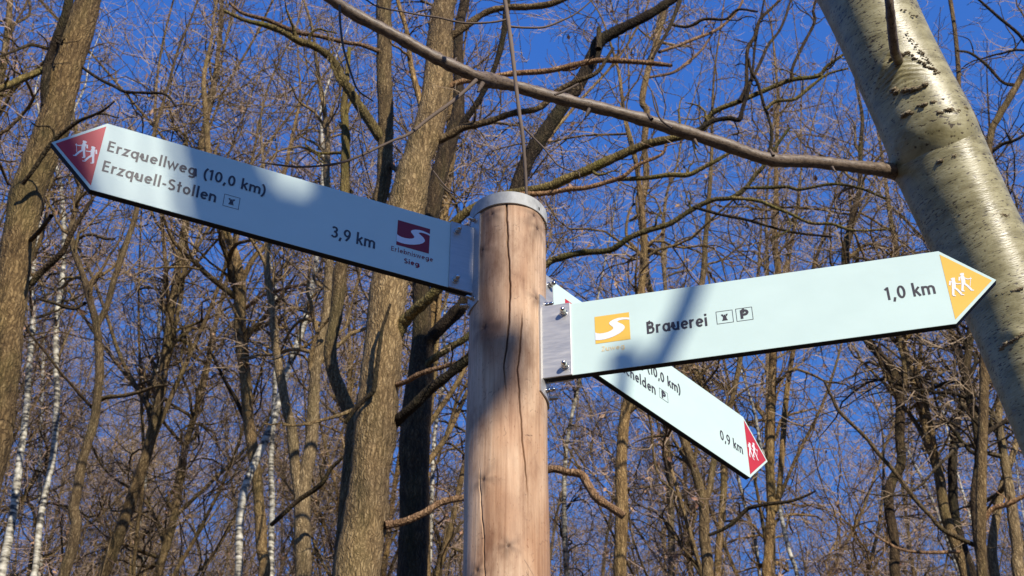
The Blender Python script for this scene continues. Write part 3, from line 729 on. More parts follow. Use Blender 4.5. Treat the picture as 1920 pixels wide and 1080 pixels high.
def youngmat():
    m, t, b = newmat('young_branch_bark')
    tc = N(t, 'ShaderNodeTexCoord'); n = noise(t, mapping(t, tc.outputs['UV'], (60, 45, 1)), 1.0, 5, 0.65)
    r = ramp(t, [(0.32, (0.045, 0.029, 0.020)), (0.46, (0.155, 0.108, 0.066)), (0.72, (0.30, 0.225, 0.150))]); t.links.new(n.outputs[0], r.inputs[0])
    n2 = noise(t, mapping(t, tc.outputs['UV'], (120, 90, 1)), 1.0, 2); r2 = ramp(t, [(0.57, (1, 1, 1)), (0.63, (0.22, 0.16, 0.12))]); t.links.new(n2.outputs[0], r2.inputs[0])
    c = mix(t, 0.9, r.outputs[0], r2.outputs[0], 'MULTIPLY'); t.links.new(c, b.inputs['Base Color'])
    b.inputs['Roughness'].default_value = 0.5; bump(t, n.outputs[0], 0.4, 0.003, b); return m
M['young'] = youngmat()

def hero_birch():
    rng = np.random.default_rng(3)
    pts = [(2180, 1180, 186), (2090, 1000, 184), (2010, 830, 182), (1960, 720, 180), (1908, 590, 178), (1843, 465, 175), (1800, 378, 174), (1762, 298, 172), (1744, 255, 169), (1706, 175, 164), (1672, 100, 162), (1625, 0, 164), (1560, -140, 160), (1480, -320, 150)]
    P, R = traced(pts, (3.35, 2.85), True)
    root = empty('birch_tree', tuple(P[0]+np.array([0, 0, 0.2]))); o0 = np.array(root.location)
    tag(root, 'thick leaning silvery birch trunk right behind the tip of the yellow board', 'tree')
    S, RS = smooth_path(P, R, 16, rng, 0.0)
    # finer sampling in the stretch that is seen
    tb = TB(); sides = 110
    K = len(S); 
    f = np.linspace(0, K-1, 520); i0 = np.minimum(f.astype(int), K-2); ff = (f-i0)[:, None]
    S2 = S[i0]*(1-ff)+S[i0+1]*ff; R2 = RS[i0]*(1-ff[:, 0])+RS[i0+1]*ff[:, 0]
    tb.tube(S2-o0, R2, sides)
    V = tb.v[0]; C = np.repeat(S2-o0, sides+1, 0); nrm = (V-C); nrm /= np.linalg.norm(nrm, axis=1, keepdims=True)
    # swellings, collars and ridges of the bark
    disp = np.zeros(len(V))
    def world_on_trunk(px, py):
        d = ray(px, py); best = None
        O = np.array([0, 0, CZ])
        for t in np.arange(2.6, 5.5, 0.004):
            p = O+d*t; j = np.argmin(((S2-p)**2).sum(1))
            if np.linalg.norm(S2[j]-p) <= R2[j]: return p, j
        return p, j
    axis = S2[-1]-S2[200]; axis /= np.linalg.norm(axis)
    spots = {}
    for nm, px, py, rad, h in (('collar', 1680, 118, 0.050, 0.009), ('collar2', 1680, 322, 0.034, 0.012), ('k', 1905, 625, 0.020, 0.008)):
        p, j = world_on_trunk(px, py); spots[nm] = (p, j)
        d = np.linalg.norm(V+o0-p, axis=1); disp += h*np.exp(-(d/rad)**2)
    p, j = spots['collar']; q = V+o0-p
    al = q@axis; n_ = (p-S2[j]); n_ /= np.linalg.norm(n_); side = np.cross(axis, n_); la = q@side
    fr = np.where((V+o0-p)@n_ < -0.1, 0.0, 1.0)
    disp -= 0.012*np.exp(-((al-0.018)/0.012)**2-(la/0.02)**2)*fr              # the dent under the branch
    arch = al+np.abs(la)*0.9-0.045
    disp += 0.0035*np.exp(-(arch/0.008)**2-(la/0.07)**2)*fr                   # eyebrow ridge
    disp += 0.0018*np.sin(al*420+np.abs(la)*120)*np.exp(-((al+0.05)/0.05)**2-(la/0.06)**2)*fr    # wrinkles below
    p, j = spots['collar2']; q = V+o0-p; al = q@axis
    disp += 0.003*np.exp(-((al-0.045)/0.008)**2-(np.linalg.norm(q, axis=1)/0.06)**2)
    for k in range(10):
        disp += 0.0014*rng.normal()*np.sin((V@axis)*rng.uniform(4, 14)+rng.uniform(0, 6)+rng.integers(1, 4)*np.arctan2(nrm[:, 0], nrm[:, 1]))
    tb.v[0] = V+nrm*disp[:, None]
    tb.build('trunk', M['birch'], root)
    # rough scars: rows of small knobbly lumps broken through the smooth bark
    rows = [((1668, 175), (1742, 160), 7, 4.5), ((1690, 222), (1712, 208), 3, 4.5), ((1720, 196), (1772, 186), 5, 3.6), ((1788, 182), (1800, 190), 2, 3.4),
            ((1758, 213), (1822, 205), 12, 5), ((1758, 304), (1808, 288), 4, 4.2), ((1845, 285), (1862, 318), 4, 3.4), ((1783, 412), (1830, 392), 9, 2.4), ((1878, 405), (1892, 402), 2, 5.2),
            ((1862, 560), (1916, 540), 10, 3.2), ((1895, 640), (1915, 628), 5, 6), ((1879, 650), (1886, 648), 2, 5), ((1698, 60), (1762, 140), 34, 1.7), ((1664, 116), (1676, 108), 4, 3.0), ((1684, 106), (1702, 98), 7, 3.2), ((1702, 100), (1760, 138), 22, 2.2), ((1618, 2), (1664, 34), 26, 1.7), ((1690, 18), (1722, 30), 6, 2.0)]
    for a, b, n, sz in rows:
        tk = TB()
        for i in range(n):
            f = (i+rng.uniform(.1, .9))/n; px = a[0]+(b[0]-a[0])*f+rng.normal(0, 1.0); py = a[1]+(b[1]-a[1])*f+rng.normal(0, 1.8)
            p, j = world_on_trunk(px, py); nn = p-S2[j]; nn /= np.linalg.norm(nn)
            s = sz*rng.uniform(.55, 1.2)*0.0019
            u_ = np.cross(axis, nn); ring = 9; lev = 5
            Vv = []
            for l in range(lev+1):
                ph = math.pi*l/lev
                for q in range(ring+1):
                    th = 2*math.pi*(q % ring)/ring
                    k = 1+0.35*math.sin(3.1*q+l*2.2+i)
                    Vv.append(p-o0+nn*(math.cos(ph)*s*0.75*k)+(u_*math.cos(th)*1.35+axis*math.sin(th)*.8)*math.sin(ph)*s*k)
            bb = (np.arange(lev)*(ring+1))[:, None]+np.arange(ring)[None, :]
            tk.quads(Vv, np.stack([bb, bb+1, bb+2+ring, bb+1+ring], -1).reshape(-1, 4))
        tk.build('bark_scar', M['scar'], root)
    # branches
    def br(pts, Y, name='branch', mat='young', sides=20, jit=0.035, twigs=False):
        P, R = traced(pts, Y); S, RS = smooth_path(P, R, 10, rng, jit)
        t = TB(); t.tube(S-o0, RS, sides); t.build(name, M[mat], root)
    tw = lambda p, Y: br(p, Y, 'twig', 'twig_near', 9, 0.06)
    br([(1745, 332, 46), (1706, 327, 44), (1680, 322, 33), (1655, 318, 26), (1600, 312, 23.8), (1520, 303, 23.8), (1440, 298, 25.5), (1350, 268, 24.6), (1250, 237, 25.5), (1150, 209, 23.8), (1030, 180, 23.8), (960, 160, 23.8), (915, 150, 30.0), (890, 142, 22.0), (820, 110, 23.8), (740, 66, 23.8), (660, 24, 22.9), (600, -18, 22.0), (480, -110, 20.2)], (3.20, 2.4), jit=0.06)
    for px, py, ex, ey, w_ in ((1450, 292, 1444, 280, 7), (1302, 262, 1309, 274, 7), (1222, 224, 1214, 214, 8), (1105, 204, 1098, 218, 7), (905, 156, 896, 172, 10), (848, 120, 856, 108, 7), (1560, 313, 1566, 322, 6), (772, 85, 764, 98, 6)):
        tw([(px, py, w_), ((px+ex)/2, (py+ey)/2, w_*.8), (ex, ey, w_*.45)], 2.62)
    br([(1690, 128, 16), (1682, 108, 19), (1677, 92, 18), (1672, 50, 18), (1667, 0, 17), (1660, -80, 15), (1650, -200, 12)], (2.92, 2.5))
    tw([(925, -120, 9), (945, -10, 8), (953, 40, 8), (962, 110, 8), (968, 165, 7.5), (975, 220, 7), (979, 245, 8), (983, 290, 6.5), (986, 335, 6), (988, 385, 5)], 2.3)
    tw([(957, 50, 5), (985, 52, 4), (1020, 51, 4), (1050, 40, 3.5), (1080, 25, 3), (1113, -3, 3), (1150, -40, 2)], 2.3)
    tw([(953, 36, 4), (920, 42, 4), (870, 43, 4), (822, 33, 3.5), (793, 29, 3.5), (760, 23, 3), (710, 13, 3), (683, -3, 3)], 2.3)
    tw([(981, 238, 4), (1000, 258, 3.5), (1020, 278, 3.5), (1036, 298, 3), (1047, 310, 3), (1066, 319, 2.5), (1084, 322, 2.2), (1087, 331, 2)], 2.3)
    tw([(893, 150, 8), (872, 170, 7), (846, 192, 7), (807, 220, 6.5), (767, 251, 6), (738, 263, 5), (693, 284, 5), (650, 302, 5), (610, 310, 4.5), (560, 313, 4), (520, 309, 3.5), (486, 304, 3)], (2.55, 2.5))
    tw([(690, 284, 3), (682, 260, 3), (677, 233, 2.6), (670, 197, 2)], 2.5)
    tw([(637, 10, 5), (638, 45, 4.5), (643, 85, 4.5), (648, 105, 4), (660, 143, 4), (672, 170, 3.5), (700, 190, 2.5)], 2.3)
    tw([(1085, 157, 4), (1060, 170, 5), (1040, 178, 5)], 2.5)
    tw([(812, 320, 2.2), (836, 350, 2.2), (858, 368, 2.2), (878, 395, 2)], 2.6)
    tw([(824, 345, 1.8), (850, 365, 1.8), (884, 372, 1.6)], 2.6)
    tw([(1260, 240, 5), (1240, 225, 4), (1228, 200, 3), (1222, 170, 2.2)], 2.6)
hero_birch()

# ------------------------------------------------------------------ traced trees near the post
tree('oak_tree', 'stout pale brown oak rising just left of the signpost', [
    ([(668, 1085, 86), (686, 970, 85), (694, 887, 76), (703, 820, 80), (707, 763, 79), (715, 690, 75), (721, 617, 69), (729, 540, 70), (745, 460, 70), (760, 395, 72), (768, 360, 70), (781, 300, 56), (806, 233, 58), (818, 167, 52), (823, 100, 50), (828, 33, 44), (835, 0, 42)], 10.5, 6.0)],
    11, 'bark_pale', 'bark', n1=14, top=6, t1=(0.80, 0.99), len1=(1.2, 3.2), nleaf=50, trunk_sides=40, limbs=[
    ([(740, 640, 26), (757, 605, 24), (775, 585, 22), (795, 568, 21), (820, 543, 19), (850, 505, 17), (885, 470, 14)], (10.4, 9.9), 'limb_moss', 0.0),
    ([(735, 800, 22), (752, 782, 20), (775, 762, 20), (804, 733, 20), (834, 709, 19), (877, 675, 18), (930, 640, 15), (1000, 600, 12)], (10.4, 9.8), 'bark_dark', 0.5),
    ([(745, 722, 11), (765, 714, 10), (790, 700, 10), (834, 687, 9), (872, 675, 9), (920, 655, 7)], (10.3, 10.0), 'limb_tan', 0.4),
    ([(722, 985, 18), (740, 982, 15), (763, 976, 14), (797, 961, 14), (823, 944, 13), (845, 937, 13), (872, 932, 12), (950, 905, 14), (1029, 880, 15), (1062, 885, 15), (1090, 890, 16), (1104, 912, 17), (1120, 935, 16), (1145, 951, 15), (1170, 968, 15)], (10.3, 10.6), 'limb_tan', 0.25),
    ([(648, 792, 8), (662, 771, 9), (682, 751, 9), (700, 733, 10), (704, 705, 10), (709, 670, 8), (716, 620, 7), (724, 595, 6), (732, 570, 5)], (10.2, 10.1), 'bark_dark', 0.0),  # dark strip up the front of the trunk, modelled as a limb
    ([(664, 768, 8), (640, 777, 7), (621, 783, 7), (586, 792, 6), (560, 797, 5), (530, 797, 4)], (10.2, 9.9), 'bark', 0.5),
    ([(790, 275, 20), (840, 255, 16), (867, 240, 15), (910, 230, 13), (960, 213, 13), (1010, 203, 12), (1043, 173, 12), (1080, 153, 11), (1120, 135, 8), (1150, 90, 6)], (10.4, 10.0), 'bark', 0.7),
    ([(815, 190, 13), (850, 158, 11), (900, 148, 10), (960, 138, 11), (1027, 133, 11), (1080, 121, 11), (1127, 113, 11), (1193, 116, 10), (1235, 120, 9), (1260, 123, 7)], (10.4, 10.2), 'limb_tan', 0.5),
    ([(828, 80, 16), (867, 54, 14), (910, 24, 13), (950, 14, 13), (993, 13, 13), (1040, 5, 12), (1090, -20, 11)], (10.4, 10.2), 'bark', 0.3),
    ([(800, 240, 14), (785, 180, 12), (770, 120, 10), (763, 60, 9), (748, 10, 8), (740, -30, 7)], (10.4, 10.3), 'bark', 0.6)])

tree('oak_tree', 'dark mossy trunk standing close behind the stout pale oak', [
    ([(772, 1085, 58), (777, 987, 56), (777, 903, 56), (777, 837, 58), (781, 770, 54), (790, 690, 48), (791, 600, 34), (790, 530, 34), (800, 440, 34), (812, 380, 32), (820, 340, 32), (838, 280, 31), (858, 215, 24), (860, 150, 20), (860, 60, 18), (872, 0, 18)], 12.5, 5.0)],
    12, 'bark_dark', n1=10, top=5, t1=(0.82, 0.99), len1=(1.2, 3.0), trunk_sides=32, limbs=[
    ([(790, 690, 26), (802, 646, 26), (819, 622, 25), (848, 593, 25), (872, 564, 25), (920, 470, 27), (973, 340, 28), (993, 293, 28), (1027, 240, 27), (1060, 193, 26), (1093, 143, 26), (1114, 100, 25), (1124, 78, 24), (1157, 58, 20), (1193, 40, 19), (1230, 20, 18), (1275, -12, 17), (1340, -60, 14)], (12.4, 11.4), 'bark_dark', 0.35),
    ([(1122, 92, 12), (1123, 70, 11), (1123, 52, 9)], 11.6, 'bark_dark', 0.0),
    ([(795, 690, 13), (810, 675, 13), (842, 652, 14), (877, 631, 13), (940, 570, 13), (1023, 497, 13), (1050, 484, 13), (1090, 474, 12), (1140, 470, 12), (1160, 460, 12), (1180, 446, 11), (1215, 432, 11), (1255, 420, 11), (1280, 404, 10), (1310, 386, 10), (1340, 374, 9), (1370, 371, 9), (1398, 352, 8), (1415, 330, 8), (1432, 311, 8), (1455, 275, 7), (1480, 240, 5)], (12.3, 11.2), 'limb_moss', 0.55),
    ([(795, 510, 20), (825, 445, 18), (852, 418, 18), (880, 395, 18), (930, 372, 19), (980, 360, 19), (1027, 351, 18), (1060, 336, 18), (1100, 320, 18), (1143, 300, 18), (1193, 278, 17), (1227, 267, 16), (1273, 257, 14), (1317, 240, 11), (1330, 218, 10), (1350, 204, 10), (1387, 190, 10), (1433, 170, 9), (1483, 150, 9), (1533, 143, 8), (1550, 125, 7), (1573, 108, 6), (1600, 90, 4)], (12.3, 10.8), 'limb_moss', 0.7),
    ([(975, 366, 12), (1030, 362, 10), (1065, 355, 10), (1100, 352, 9), (1150, 338, 9), (1170, 330, 8), (1195, 310, 7), (1240, 290, 6), (1250, 270, 5)], (11.6, 11.2), 'limb_tan', 0.5),
    ([(1160, 336, 8), (1190, 335, 9), (1220, 333, 9), (1255, 328, 9), (1290, 328, 9), (1315, 316, 8), (1340, 303, 8), (1372, 284, 6)], (11.4, 11.2), 'limb_moss', 0.4),
    ([(845, 262, 14), (880, 215, 12), (905, 175, 11), (930, 120, 11), (945, 60, 12), (950, 10, 13), (955, -30, 12)], (12.4, 11.8), 'bark_dark', 0.4),
    ([(1387, 190, 8), (1399, 160, 7), (1400, 125, 7), (1402, 92, 7), (1415, 68, 7), (1422, 42, 6), (1437, 24, 6), (1467, -4, 5), (1490, -30, 4)], (11.0, 10.8), 'bark_dark', 0.45),
    ([(1396, 180, 6), (1410, 140, 5), (1414, 100, 5), (1419, 62, 5), (1428, 25, 4), (1436, -20, 3)], (11.0, 11.2), 'bark_dark', 0.45),
    ([(1405, 160, 6), (1428, 112, 6), (1440, 85, 6), (1461, 58, 5), (1474, 28, 5), (1484, -6, 4), (1495, -40, 3)], (11.0, 11.3), 'bark_dark', 0.5),
    ([(1432, 311, 6), (1445, 270, 6), (1446, 240, 6), (1439, 215, 6), (1432, 196, 6), (1426, 172, 6), (1418, 150, 6), (1408, 132, 5), (1404, 110, 4)], (11.2, 11.0), 'bark_dark', 0.4),
    ([(1483, 150, 6), (1487, 124, 6), (1505, 86, 6), (1527, 42, 6), (1525, 20, 5), (1532, -6, 5), (1545, -40, 4)], (10.9, 10.7), 'bark_dark', 0.5),
    ([(1310, 245, 9), (1322, 236, 9), (1340, 226, 9), (1366, 222, 9), (1386, 224, 10), (1392, 205, 8), (1400, 180, 7), (1406, 160, 6)], (11.1, 11.0), 'bark_dark', 0.3),
    ([(1235, 98, 6), (1275, 84, 6), (1310, 70, 6), (1340, 58, 6), (1362, 42, 5), (1386, 14, 5), (1400, -20, 4)], (11.4, 11.6), 'limb_tan', 0.55),
    ([(1218, 145, 5), (1262, 136, 6), (1290, 116, 6), (1315, 94, 5), (1334, 66, 4)], (11.4, 11.6), 'limb_tan', 0.5),
    ([(1255, 46, 5), (1290, 50, 6), (1320, 36, 6), (1360, 36, 5), (1384, 18, 5), (1420, 22, 4)], (11.5, 11.2), 'bark_dark', 0.5),
    ([(1436, 205, 7), (1455, 190, 7), (1490, 186, 6), (1516, 166, 6), (1550, 140, 5), (1590, 128, 4)], (11.0, 10.9), 'limb_moss', 0.6),
    ([(1372, 371, 7), (1420, 376, 7), (1450, 388, 7), (1480, 400, 6), (1520, 418, 6), (1560, 420, 6), (1600, 432, 5), (1660, 430, 4)], (11.2, 11.0), 'limb_moss', 0.5),
    ([(1300, 388, 6), (1350, 402, 6), (1400, 412, 6), (1440, 424, 5), (1490, 436, 5), (1560, 444, 4)], (11.2, 11.4), 'bark_dark', 0.5),
    ([(1395, 352, 6), (1440, 352, 7), (1475, 350, 7), (1500, 355, 6), (1560, 345, 6), (1610, 352, 5), (1660, 372, 5)], (11.2, 11.0), 'limb_moss', 0.5),
    ([(1223, 110, 5), (1240, 80, 6), (1255, 52, 7), (1268, 20, 8), (1278, -8, 8), (1290, -40, 8)], 11.3, 'bark_dark', 0.3)])

tree('young_oak', 'slim stem with an S bend below the left board, beside the stout oak', [
    ([(664, 800, 30), (662, 792, 28), (653, 768, 26), (638, 733, 25), (624, 695, 24), (619, 650, 24), (628, 604, 24), (634, 558, 25), (640, 500, 26), (665, 450, 27), (700, 400, 28), (718, 350, 28), (722, 300, 29), (723, 250, 29), (723, 200, 29), (720, 133, 29), (721, 67, 29), (720, 0, 28)], 11.6, 6.0)],
    13, 'bark_mid', 'bark', n1=10, top=6, t1=(0.72, 0.99), len1=(1.2, 3.2), trunk_sides=24, limbs=[
    ([(722, 270, 20), (710, 253, 20), (690, 222, 20), (670, 193, 19), (655, 168, 19), (643, 150, 18), (628, 118, 16), (610, 100, 15), (585, 85, 14), (560, 77, 14), (535, 62, 13), (500, 48, 11), (460, 38, 8), (420, 20, 6)], (11.5, 10.8), 'limb_moss', 0.8),
    ([(712, 97, 9), (677, 84, 8), (650, 80, 8), (620, 73, 8), (590, 66, 8), (563, 62, 9), (530, 50, 9), (500, 37, 8), (472, 30, 8), (450, 22, 6), (430, 5, 5)], (11.4, 10.9), 'limb_tan', 0.3),
    ([(640, 470, 20), (644, 400, 20), (647, 330, 18), (648, 250, 16), (645, 200, 14), (650, 150, 10), (655, 90, 8)], (11.6, 11.8), 'limb_moss', 0.8),
    ([(727, 300, 8), (745, 320, 9), (770, 320, 10), (790, 290, 9)], (11.5, 11.2), 'limb_tan', 0.3)])

tree('oak_tree', 'olive brown trunk leaning inward at the left edge behind the tip of the left board', [
    ([(-20, 860, 66), (-8, 800, 64), (5, 700, 62), (14, 600, 61), (22, 540, 61), (30, 480, 61), (41, 420, 62), (52, 360, 64), (75, 300, 63), (98, 240, 62), (112, 180, 61), (127, 120, 59), (147, 60, 57), (166, 0, 45), (185, -60, 40)], 9.0, 5.0)],
    14, 'bark_mid', n1=8, top=5, t1=(0.78, 0.99), len1=(1.2, 3.0), nleaf=40, trunk_sides=36, limbs=[
    ([(86, 200, 18), (84, 165, 17), (90, 120, 17), (100, 90, 17), (110, 62, 17), (122, 30, 17), (131, -5, 17), (145, -60, 15)], (8.8, 8.5), 'bark_dark', 0.4),
    ([(90, 128, 14), (70, 136, 14), (40, 148, 14), (20, 158, 14), (-5, 168, 13), (-40, 180, 12)], (8.9, 8.6), 'limb_moss', 0.5),
    ([(92, 92, 7), (60, 84, 7), (40, 90, 6), (10, 102, 5), (-20, 110, 5)], (8.9, 8.6), 'bark_dark', 0.4),
    ([(42, 345, 8), (58, 325, 8), (80, 292, 9), (100, 265, 9), (125, 243, 8), (150, 226, 7), (175, 216, 6), (195, 206, 5), (215, 190, 3)], (8.6, 8.2), 'bark_dark', 0.4),
    ([(150, 122, 5), (165, 134, 6), (190, 150, 6), (215, 162, 6), (235, 172, 6), (270, 174, 6), (310, 177, 5), (330, 200, 4)], (8.9, 8.5), 'bark_dark', 0.5),
    ([(58, 450, 9), (75, 432, 9), (90, 412, 9), (96, 405, 8)], (8.8, 8.4), 'bark_dark', 0.0),
    ([(30, 560, 12), (55, 535, 12), (80, 508, 12), (100, 490, 12), (120, 468, 11), (130, 445, 10), (150, 410, 9), (175, 370, 6)], (9.0, 8.7), 'bark_dark', 0.5)])

tree('oak_tree', 'forked young tree showing a clear Y under the left board', [
    ([(118, 1085, 23), (133, 1037, 22), (143, 987, 21), (138, 953, 20), (146, 915, 19), (153, 870, 18), (165, 830, 18), (177, 787, 17), (184, 730, 17), (187, 690, 16), (185, 650, 15), (180, 605, 14), (168, 562, 13), (157, 520, 12), (143, 483, 11), (134, 450, 12), (134, 425, 11), (144, 380, 10), (150, 330, 9), (148, 280, 8)], 16, 5.0),
    ([(182, 610, 13), (200, 575, 12), (213, 527, 12), (228, 483, 11), (247, 427, 10), (256, 395, 10), (262, 350, 9), (275, 300, 8)], 16, 5.0)],
    15, 'bark', n1=16, top=6, t1=(0.42, 0.99), len1=(1.2, 3.4), nleaf=60, limbs=[
    ([(180, 755, 9), (200, 745, 9), (230, 742, 8), (262, 735, 7), (290, 725, 6), (315, 722, 4)], (16, 15.5), 'bark', 0.5),
    ([(176, 768, 6), (155, 745, 6), (135, 722, 5), (115, 700, 5), (85, 660, 5), (60, 630, 4), (42, 600, 3)], (16, 15.5), 'bark_dark', 0.5),
    ([(160, 568, 7), (140, 578, 7), (122, 576, 6), (100, 568, 5), (75, 562, 4)], (16, 15.7), 'bark_dark', 0.5),
    ([(140, 455, 6), (155, 443, 6), (175, 440, 6), (195, 447, 6), (215, 448, 5)], (16, 15.7), 'bark', 0.6)])

tree('oak_tree', 'straight brown trunk below the middle of the left board', [
    ([(495, 1085, 22), (491, 1030, 21), (487, 960, 21), (482, 900, 20), (475, 850, 21), (467, 797, 21), (463, 753, 21), (460, 705, 21), (452, 650, 22), (450, 580, 22), (449, 527, 23), (440, 477, 18), (425, 440, 16), (405, 400, 14), (395, 340, 13), (390, 280, 12), (385, 200, 11)], 18, 5.0),
    ([(453, 530, 12), (468, 497, 11), (480, 478, 10), (500, 456, 9), (515, 400, 9), (530, 340, 8), (545, 270, 7)], 18, 4.0)],
    16, 'bark', n1=18, top=6, t1=(0.40, 0.99), len1=(1.4, 3.8), nleaf=60, limbs=[
    ([(458, 580, 7), (490, 556, 6), (520, 545, 6), (550, 538, 5), (590, 530, 4)], (18, 17), 'limb_tan', 0.4),
    ([(466, 800, 9), (440, 745, 8), (425, 720, 7), (410, 690, 6), (395, 660, 4)], (18, 17.5), 'bark_dark', 0.5)])

tree('oak_tree', 'grey double-stemmed tree between the leaning pale birch and the stout oak', [
    ([(568, 1085, 33), (568, 1035, 33), (567, 987, 32), (567, 937, 30), (573, 890, 26), (583, 837, 25), (587, 770, 23), (590, 720, 21), (592, 690, 20), (603, 640, 18), (612, 590, 17), (615, 530, 16), (618, 470, 15), (620, 400, 14), (612, 330, 13)], 15, 5.0),
    ([(562, 930, 22), (553, 872, 20), (547, 803, 20), (538, 770, 19), (525, 700, 17), (515, 640, 15), (510, 580, 14), (500, 500, 12)], 15, 4.0)],
    17, 'bark_grey', n1=16, top=6, t1=(0.45, 0.99), len1=(1.3, 3.4), limbs=[
    ([(508, 985, 9), (530, 965, 9), (560, 938, 9), (590, 918, 10), (605, 905, 9), (620, 880, 8), (640, 860, 6), (660, 840, 4)], (14.5, 14), 'bark_dark', 0.5)])

tree('birch_tree', 'pale leaning birch crossing from lower left to upper right below the left board', [
    ([(446, 1085, 15), (448, 1047, 15), (450, 970, 15), (460, 913, 15), (480, 863, 15), (500, 820, 15), (514, 785, 14), (527, 733, 13), (541, 690, 12), (563, 627, 12), (580, 567, 11), (590, 510, 11), (598, 440, 10), (604, 370, 9)], 17, 5.0)],
    18, 'white_birch', 'bark', twigmat_='twig_red', n1=14, top=6, t1=(0.5, 0.99), len1=(1.0, 2.6))

wb = dict(mat='white_birch', limbmat='bark_dark', twigmat_='twig_red', n1=14, t1=(0.5, 0.99), len1=(0.8, 2.4), top=5)
tree('birch_tree', 'bright white birch stem in the lower left corner', [([(0, 1085, 18), (22, 980, 16), (30, 920, 15), (38, 853, 14), (44, 813, 13), (51, 753, 12), (53, 707, 11), (57, 660, 11), (62, 610, 11), (60, 560, 10), (60, 520, 10), (68, 460, 9), (78, 400, 9), (88, 340, 8)], 19, True)], 21, **wb)
tree('birch_tree', 'white birch beside the leaning left trunk, its lower stem dark', [([(62, 1085, 13), (68, 1053, 12), (74, 987, 12), (88, 907, 12), (97, 870, 12), (103, 820, 12), (105, 787, 12), (107, 737, 11), (105, 693, 11), (105, 627, 11), (108, 577, 10), (116, 527, 10), (120, 460, 9), (118, 393, 9), (112, 340, 8)], 19.5, True)], 22, **wb)
tree('birch_tree', 'thin white birch between the bright corner birch and the forked tree', [([(74, 1085, 8), (75, 1000, 8), (75, 920, 7), (75, 853, 7), (77, 787, 6), (80, 700, 6), (82, 620, 5)], 27, True)], 23, **wb)
tree('birch_tree', 'thin broken white birch right of the forked tree', [([(250, 1085, 9), (252, 1050, 9), (260, 987, 8), (268, 930, 8), (277, 850, 8), (283, 787, 8), (290, 730, 7), (296, 690, 7), (297, 637, 7), (300, 570, 6)], 25, True)], 24, **wb)
tree('birch_tree', 'white banded birch just left of the grey double-stemmed tree', [([(508, 1085, 11), (508, 1037, 11), (510, 937, 11), (508, 887, 10), (510, 830, 10), (514, 760, 9), (517, 690, 8), (520, 633, 8), (517, 590, 7)], 22, True)], 25, **wb)
tree('birch_tree', 'white birch squeezed between the dark trunk and the signpost', [([(802, 1085, 9), (805, 1050, 9), (808, 987, 8), (810, 920, 8), (812, 860, 8), (816, 803, 7), (828, 737, 7), (835, 680, 6)], 23, True)], 26, **wb)
tree('birch_tree', 'slender pale birch forking under the tip of the far board', [([(1496, 1085, 8), (1479, 1031, 8), (1465, 969, 8), (1455, 920, 7), (1440, 880, 6), (1425, 830, 6)], 24, True)], 27, **wb)
tree('birch_tree', 'white birch low behind the dark trunk pair right of the post', [([(1425, 1085, 7), (1415, 1010, 7), (1400, 960, 6), (1385, 900, 6), (1372, 840, 5)], 28, True)], 28, **wb)

rt = dict(n1=22, t1=(0.40, 0.99), len1=(1.5, 4.6), top=7)
tree('oak_tree', 'mossy trunk where the bent branch from the post ends', [([(1163, 1085, 25), (1164, 1020, 25), (1166, 960, 25), (1165, 900, 23), (1165, 864, 22), (1170, 792, 20), (1180, 744, 19), (1190, 690, 18), (1193, 640, 17), (1200, 570, 16), (1205, 510, 14), (1208, 450, 13), (1203, 390, 11)], 15, True)], 31, 'bark', nleaf=140, **rt)
tree('oak_tree', 'thin grey trunk below the text of the far board', [([(1259, 1085, 13), (1259, 1007, 13), (1256, 912, 12), (1254, 864, 12), (1250, 820, 12), (1246, 770, 11), (1240, 700, 10), (1243, 620, 9), (1248, 550, 8), (1243, 480, 8)], 24, True)], 32, 'bark_grey', nleaf=60, **rt)
tree('oak_tree', 'forked dark trunk hidden behind the far board', [([(1328, 1085, 22), (1326, 1050, 22), (1321, 1007, 21), (1319, 945, 19), (1308, 900, 17), (1297, 864, 16), (1280, 816, 15), (1270, 760, 14), (1285, 690, 13), (1300, 600, 12), (1318, 520, 11), (1322, 460, 10)], 19, True), ([(1320, 945, 13), (1331, 915, 13), (1335, 883, 12), (1345, 840, 11), (1370, 760, 10), (1385, 690, 10), (1400, 600, 9)], 19, 4.0)], 33, 'bark', nleaf=60, limbs=[([(1328, 1004, 6), (1360, 990, 7), (1380, 975, 8), (1400, 955, 8), (1415, 950, 8), (1440, 945, 7), (1480, 940, 6), (1510, 930, 5), (1530, 920, 4)], (18.5, 18), 'bark_dark', 0.4)], **rt)
tree('oak_tree', 'tall paired brown stems just right of the tip of the far board', [([(1438, 1085, 18), (1440, 1050, 18), (1443, 1007, 18), (1446, 931, 17), (1444, 864, 17), (1446, 768, 17), (1448, 720, 16), (1450, 660, 15), (1455, 600, 14), (1460, 520, 13), (1452, 450, 12), (1455, 380, 10)], 20, True), ([(1452, 960, 11), (1460, 930, 11), (1467, 840, 11), (1472, 768, 11), (1480, 700, 10), (1495, 620, 9), (1515, 540, 8)], 20, 4.0)], 34, 'bark', nleaf=40, **rt)
tree('oak_tree', 'dark snaking trunk below the right end of the yellow board', [([(1680, 1085, 19), (1678, 1050, 19), (1676, 1007, 19), (1668, 960, 19), (1666, 930, 20), (1672, 903, 19), (1690, 868, 18), (1687, 816, 18), (1688, 758, 18), (1682, 722, 18), (1674, 696, 18), (1647, 663, 17), (1628, 640, 17), (1612, 600, 16), (1600, 550, 16), (1588, 510, 16), (1585, 470, 15), (1592, 440, 14), (1600, 400, 12), (1612, 350, 10)], 18, True)], 35, 'bark_dark', limbmat='bark', **rt)
